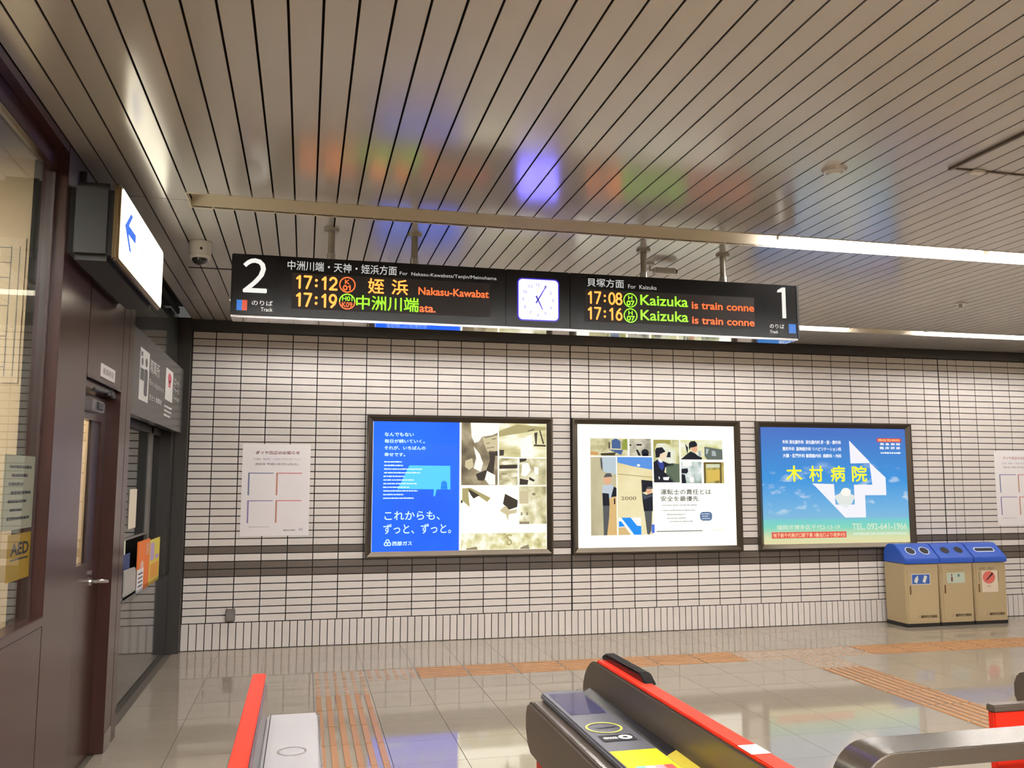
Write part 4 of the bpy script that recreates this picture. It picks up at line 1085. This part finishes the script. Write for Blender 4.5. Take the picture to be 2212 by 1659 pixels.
notice(-0.565, 1.008, 0.612, 0.845, 'white timetable change notice on the tiles beside the blue advertisement, above the socket cover')
notice(7.66, 1.008, 0.612, 0.845, 'white timetable change notice on the tiles above the newspaper bin')

# small socket cover low on the wall
so = thing('socket_cover', 'small grey weatherproof socket cover low on the tiled wall', 'socket', (-0.622, D, 0.245))
MB().box(-0.664, -0.580, D-0.012, D+0.002, 0.245, 0.362).build('back_plate', mat('socket_grey', srgb(122, 112, 104), .5), so, bevel=0.006)
MB().prism([(D-0.012, 0.250), (D-0.050, 0.256), (D-0.046, 0.325), (D-0.030, 0.350), (D-0.012, 0.356)], 0, -0.658, -0.586).build('hinged_cover', mat('socket_cover_grey', srgb(104, 96, 90), .45), so, bevel=0.008)
for u in (-0.657, -0.599): MB().box(u, u+.012, D-0.03, D-0.005, 0.340, 0.368).build('hinge', mat('socket_grey', srgb(122, 112, 104), .5), so, bevel=0.003)

# ================================================================== WASTE BINS
bink = mat('bin_ink', srgb(96, 78, 52), .6); bpl = mat('bin_plate', srgb(208, 190, 160), .5); slot = mat('bin_slot', srgb(110, 84, 52), .5)
rimw = mat('bin_rim', srgb(196, 210, 235), .4); hole = mat('bin_hole', (.004, .004, .006, 1), .6)
def lid_profile():
    pts = [(7.958, .650), (7.958, .700), (7.972, .712)]
    pts += [(8.105, .828), (8.125, .840), (8.18, .846)]
    for a in range(80, -1, -20):
        pts.append((8.205+.107*math.cos(R(a)), .725+.121*math.sin(R(a))))
    pts += [(8.312, .650)]
    return pts
# slanted front of the lid: direction along the slope
A_ = Vector((0, 7.972, .712)); B_ = Vector((0, 8.105, .828)); dirn = (B_-A_).normalized(); nrm = Vector((0, -dirn.z, dirn.y))
def on_lid(k):
    return lambda u, v: tuple(Vector((u, A_.y, A_.z)) + dirn*v + nrm*k)
def waste_bin(x0, w, label, kind):
    t = thing('waste_bin', label, 'bin', (x0+w/2, 8.15, 0), 'waste bins in a row')
    MB().box(x0+.006, x0+w-.006, 7.990, 8.308, 0.0, 0.035).build('bin_base', M['blackmatt'], t)
    MB().prism([(x0+.012, .03), (x0+w-.012, .03), (x0+w-.002, .652), (x0+.002, .652)], 1, 7.985, 8.312).build('bin_body', M['binbeige'], t, bevel=.008)
    dr = MB().prism([(x0+.036, .060), (x0+w-.036, .060), (x0+w-.030, .628), (x0+.030, .628)], 1, 7.980, 7.986).build('bin_door', M['binbeige'], t, bevel=.002)
    ld = MB().prism(lid_profile(), 0, x0+.002, x0+w-.002).build('bin_lid', M['binblue'], t, bevel=.006)
    if kind == 'slot':
        MB().poly([on_lid(.0015)(*p) for p in rrect(x0+.075, x0+w-.085, .062, .130, .03)]).build('slot_rim', rimw, ld)
        MB().poly([on_lid(.0025)(*p) for p in rrect(x0+.088, x0+w-.098, .074, .118, .02)]).build('lid_opening', hole, ld)
    else:
        for f in (.32, .72):
            if kind == 'rim':
                MB().poly([on_lid(.0015)(*p) for p in ell(x0+w*f, .098, .060, .056, 26)]).build('opening_rim', rimw, ld)
            MB().poly([on_lid(.0025)(*p) for p in ell(x0+w*f, .098, .049, .046, 26)]).build('lid_opening', hole, ld)
    MB().box(x0+.052, x0+.072, 7.974, 7.981, .335, .425).build('door_pull', slot, dr, bevel=.003)
    S = on_back(7.9788); S2_ = on_back(7.9780); S3_ = on_back(7.9772)
    text('福岡市交通局', S, x0+.170, x0+w-.052, .092, .122, bink, dr, bold=.03)
    flat('mark', S, [(x0+.128, .092), (x0+.136, .092), (x0+.160, .122), (x0+.150, .122)], mat('bin_mark', srgb(150, 120, 120), .6), dr)
    if kind == 'rim':
        text('ビン・カン', S, x0+.105, x0+.255, .560, .588, mat('bin_caption', srgb(150, 128, 118), .6), dr)
        st = rect('bottle_can_sign', S, x0+.080, x0+.305, .435, .545, mat('sign_grey', srgb(206, 206, 210), .5), dr)
        rect('sign_print', S2_, x0+.087, x0+.298, .442, .538, mat('bin_sign_blue', srgb(48, 86, 160), .5), dr)
        tilt = R(-22)
        def rt(pts, cu, cv): return [(cu+p*math.cos(tilt)-q*math.sin(tilt), cv+p*math.sin(tilt)+q*math.cos(tilt)) for p, q in pts]
        pale = mat('bin_icon', srgb(214, 214, 200), .5)
        flats('sign_print', S3_, [rt([(-.020, -.036), (.020, -.036), (.020, .010), (.008, .024), (.008, .038), (-.008, .038), (-.008, .024), (-.020, .010)], x0+.140, .489), rt([(-.018, -.036), (.018, -.036), (.018, .036), (-.018, .036)], x0+.240, .490)], pale, dr)
    elif kind == 'plain':
        text('ペットボトル', S, x0+.095, x0+.300, .562, .590, mat('bin_caption_green', srgb(128, 132, 96), .6), dr)
        rect('bottle_sign', S, x0+.090, x0+.310, .440, .548, mat('sign_aqua', srgb(178, 190, 172), .5), dr)
        flats('sign_print', S2_, [R4(x0+.140, x0+.160, .456, .505), R4(x0+.144, x0+.156, .512, .535)], mat('bin_maroon', srgb(106, 48, 44), .5), dr)
        flats('sign_print', S2_, [R4(x0+.222, x0+.248, .505, .532)], mat('bin_slate', srgb(92, 116, 116), .5), dr)
    else:
        text('新聞・雑誌', S, x0+.075, x0+.255, .568, .598, mat('bin_caption_brown', srgb(112, 98, 74), .6), dr)
        rect('newspaper_poster', S, x0+.100, x0+.300, .335, .560, mat('poster_beige', srgb(214, 200, 178), .5), dr)
        flats('sign_print', S2_, [ell(x0+.190, .488, .078, .066, 24)], mat('poster_pink', srgb(206, 104, 94), .5), dr)
        flats('sign_print', S3_, [[(x0+.150, .462), (x0+.160, .456), (x0+.245, .520), (x0+.235, .545)]], mat('poster_dark', srgb(70, 30, 28), .5), dr)
        text('禁止', S2_, x0+.165, x0+.215, .385, .408, mat('poster_red', srgb(170, 70, 66), .5), dr)
        rect('side_strip', S, x0+.066, x0+.074, .440, .545, mat('strip_grey', srgb(110, 114, 104), .5), dr)
        rect('side_strip', S, x0+.306, x0+.313, .440, .545, mat('strip_grey', srgb(110, 114, 104), .5), dr)
waste_bin(6.105, 0.418, 'beige waste bin with blue lid, two white-rimmed holes and a blue bottle and can sign', 'rim')
waste_bin(6.527, 0.418, 'beige waste bin with blue lid and a pale bottle sign, middle of the row', 'plain')
waste_bin(6.949, 0.418, 'beige waste bin with blue lid, long slot and a red newspaper poster', 'slot')

# ================================================================== TICKET GATES
yel = mat('gate_yellow', srgb(240, 214, 34), .4); scr = mat('gate_screen', srgb(62, 62, 92), .08, noise=(9, .3)); ringm = mat('gate_ring', srgb(206, 200, 90), .4)
def gate(dx, label, left_panel=False):
    t = thing('ticket_gate', label, 'ticket gate', (0.68+dx, 1.4, 0), 'ticket gates')
    X = lambda x: x+dx
    ya, yb = 0.55, 2.20
    MB().box(X(.578), X(.785), ya+.02, yb-.03, 0.0, .830).build('gate_body', M['red'], t, bevel=.006)
    MB().box(X(.582), X(.781), ya+.03, yb-.04, 0.0, .08).build('gate_plinth', M['brown2'], t)
    if left_panel: MB().box(X(.574), X(.5785), ya+.04, yb-.05, .09, .822).build('side_panel', mat('side_steel', srgb(168, 158, 146), .35, metal=.5), t)
    MB().box(X(.7855), X(.789), ya+.04, yb-.05, .09, .822).build('side_panel', M['gatebrown'], t)
    # brown console: profile along y with a rounded far end
    con = [(ya, .828), (yb-.02, .828), (yb+.012, .845), (yb+.030, .88), (yb+.030, .915), (yb+.015, .945), (yb-.01, .955), (ya, .955)]
    MB().prism(con, 0, X(.566), X(.742)).build('console', M['gatebrown'], t, bevel=.006)
    MB().box(X(.576), X(.584), ya+.01, yb-.02, .953, .957).build('console_trim', M['steel'], t)
    # upright rail on the right with a rounded far end
    rl = [(ya, .828), (2.255, .828), (2.285, .90)]
    for a in range(20, 91, 14):
        rl.append((2.175+.115*math.cos(R(a)), .932+.115*math.sin(R(a))))
    rl.append((ya, 1.047))
    MB().prism(rl, 0, X(.738), X(.782)).build('rail', M['gatebrown'], t, bevel=.004)
    MB().box(X(.742), X(.780), ya+.01, 2.175, 1.044, 1.052).build('rail_cap', M['red'], t, bevel=.002)
    cap = MB().prism([(1.895, 1.049), (2.185, 1.049), (2.195, 1.056), (2.18, 1.064), (1.93, 1.068)], 0, X(.762), X(.790)).build('rail_sensor', M['black'], t, bevel=.002)
    b = MB()
    for i in range(5): b.box(X(.764+.005*i), X(.766+.005*i), 1.94, 2.17, 1.064, 1.069)
    b.build('sensor_ribs', M['blackmatt'], cap, kind='stuff')
    b2 = MB().box(X(.7435), X(.7785), 1.38, 1.43, 1.0515, 1.0525).build('rail_stripe', mat('rail_white', srgb(236, 222, 216), .4), t)
    # reader pad
    pad = MB().prism([(X(.600), ya+.05), (X(.712), ya+.05), (X(.712), 2.205), (X(.700), 2.218), (X(.614), 2.218), (X(.600), 2.205)], 2, .955, .971).build('reader_pad', M['gategrey'], t, bevel=.004)
    S = on_top(.9716); S_ = on_top(.9722); S__ = on_top(.9728)
    flats('display_window', S, [[(X(.613), 1.985), (X(.700), 1.985), (X(.702), 2.185), (X(.616), 2.185)]], scr, pad)
    MB().ring(S_, (X(.652), 1.868), .036, .041, 30).build('reader_ring', ringm, pad)
    flats('reader_mark', S_, [[(X(.628), 1.870), (X(.640), 1.862), (X(.680), 1.868), (X(.678), 1.874), (X(.642), 1.868)]], ink, pad)
    rect('card_badge', S_, X(.618), X(.692), 1.768, 1.812, ink, pad)
    text('nimoca', S__, X(.624), X(.654), 1.782, 1.800, wht, pad, bold=.03)
    MB().ring(S__, (X(.672), 1.790), .006, .015, 18).build('badge_emblem', wht, pad)
    stk = rect('yellow_sticker', S, X(.606), X(.706), 1.25, 1.705, yel, pad)
    text('タッチして', S_, X(.630), X(.690), 1.655, 1.675, mat('sticker_tan', srgb(190, 160, 60), .5), pad)
    text('ください', S_, X(.636), X(.684), 1.628, 1.648, mat('sticker_tan', srgb(190, 160, 60), .5), pad)
    for i, c_ in enumerate(((110, 190, 170), (206, 196, 206), (216, 150, 160), (220, 80, 80))):
        rect('card_print', S_, X(.622+.019*i), X(.640+.019*i), 1.575, 1.606, mat('card_%d' % i, srgb(*c_), .4), pad)
    text('IC専用', S_, X(.636), X(.684), 1.52, 1.56, ink, pad, bold=.03)
    # ticket channel between pad and rail
    ch_t = MB().box(X(.714), X(.739), ya+.02, 2.26, .955, .962).build('ticket_channel', M['gatebrown'], t)
    MB().prism([(X(.716), .961), (X(.7385), .961), (X(.7385), .974), (X(.722), .966)], 1, 1.68, 2.22).build('slot_cover', M['black'], ch_t)
    MB().prism([(X(.716), .961), (X(.7385), .961), (X(.7385), .9735), (X(.722), .9655)], 1, ya+.03, 1.68).build('channel_label', mat('channel_olive', srgb(196, 176, 60), .35), ch_t)
    text('きっぷ', lambda u, v: (u, v, .9662+(u-X(.722))*.485), X(.724), X(.737), 1.50, 1.54, ink, ch_t)
    return t
gate(0.0, 'brown and red ticket gate standing between the steel-topped gate and the steel barrier')
g3 = gate(1.489, 'brown and red ticket gate with a red flap, behind the steel barrier', True)
fl = MB().box(1.856, 2.066, 2.085, 2.110, .42, .880).build('gate_flap', M['red'], g3, bevel=.004)
MB().box(1.853, 2.066, 2.083, 2.112, .878, .897).build('flap_cap', M['gatebrown'], fl, bevel=.003)
# left gate: red rail and flat steel top
gl_ = thing('ticket_gate', 'steel-topped ticket gate with a bright red rail, nearest the brown wall', 'ticket gate', (-0.04, 1.4, 0), 'ticket gates')
MB().box(-.128, .040, .57, 2.19, 0.0, .900).build('gate_body', M['gatebrown'], gl_, bevel=.006)
MB().box(-.124, .036, .58, 2.18, 0.0, .08).build('gate_plinth', M['brown2'], gl_)
MB().box(-.074, .0455, .55, 2.235, .895, .950).build('steel_top', mat('satin_top', srgb(196, 194, 197), .32, metal=.7), gl_, bevel=.005)
MB().box(.0455, .0495, .55, 2.232, .890, .949).build('edge_strip', M['steel'], gl_)
MB().box(-.0660, -.0635, .56, 2.232, .9497, .9503).build('top_seam', M['blackmatt'], gl_)
MB().ring(on_top(.9506), (-.012, 1.93), .026, .030, 30).build('reader_ring', mat('faint_ring', srgb(182, 178, 175), .25, metal=1.0), gl_)
rl = [(.55, .80), (2.16, .80)]
rl += [(2.135+.080*math.cos(R(a)), .965+.080*math.sin(R(a))) for a in range(-20, 91, 14)]
rl += [(.55, 1.045)]
MB().prism(rl, 0, -.112, -.073).build('rail', M['brushed'], gl_, bevel=.004)
MB().box(-.109, -.078, .56, 2.212, 1.0445, 1.052).build('rail_cap', M['red'], gl_, bevel=.002)
MB().prism([(.55, .80), (2.20, .80), (2.225, .84), (2.225, .90), (2.20, .935), (.55, .94)], 0, -.140, -.112).build('side_bumper', M['gatebrown'], gl_, bevel=.010, segs=3)

# inverted-U stainless barrier in front of the right gate
bo = []; bi = []
for a in range(180, 89, -9): bo.append((1.320+.10*math.cos(R(a)), .800+.10*math.sin(R(a)))); bi.append((1.320+.06*math.cos(R(a)), .800+.06*math.sin(R(a))))
prof = [(1.220, 0.0)] + bo + [(2.050, .900), (2.050, .860)] + list(reversed(bi)) + [(1.260, 0.0)]
tag(MB().prism(prof, 1, 1.777, 1.895).build('steel_barrier', mat('barrier_steel', srgb(190, 186, 182), 0.2, metal=1.0, noise=(3, .03)), None, bevel=.003), 'stainless steel hoop barrier with a rounded corner beside the red flap', 'barrier')

make_texts()
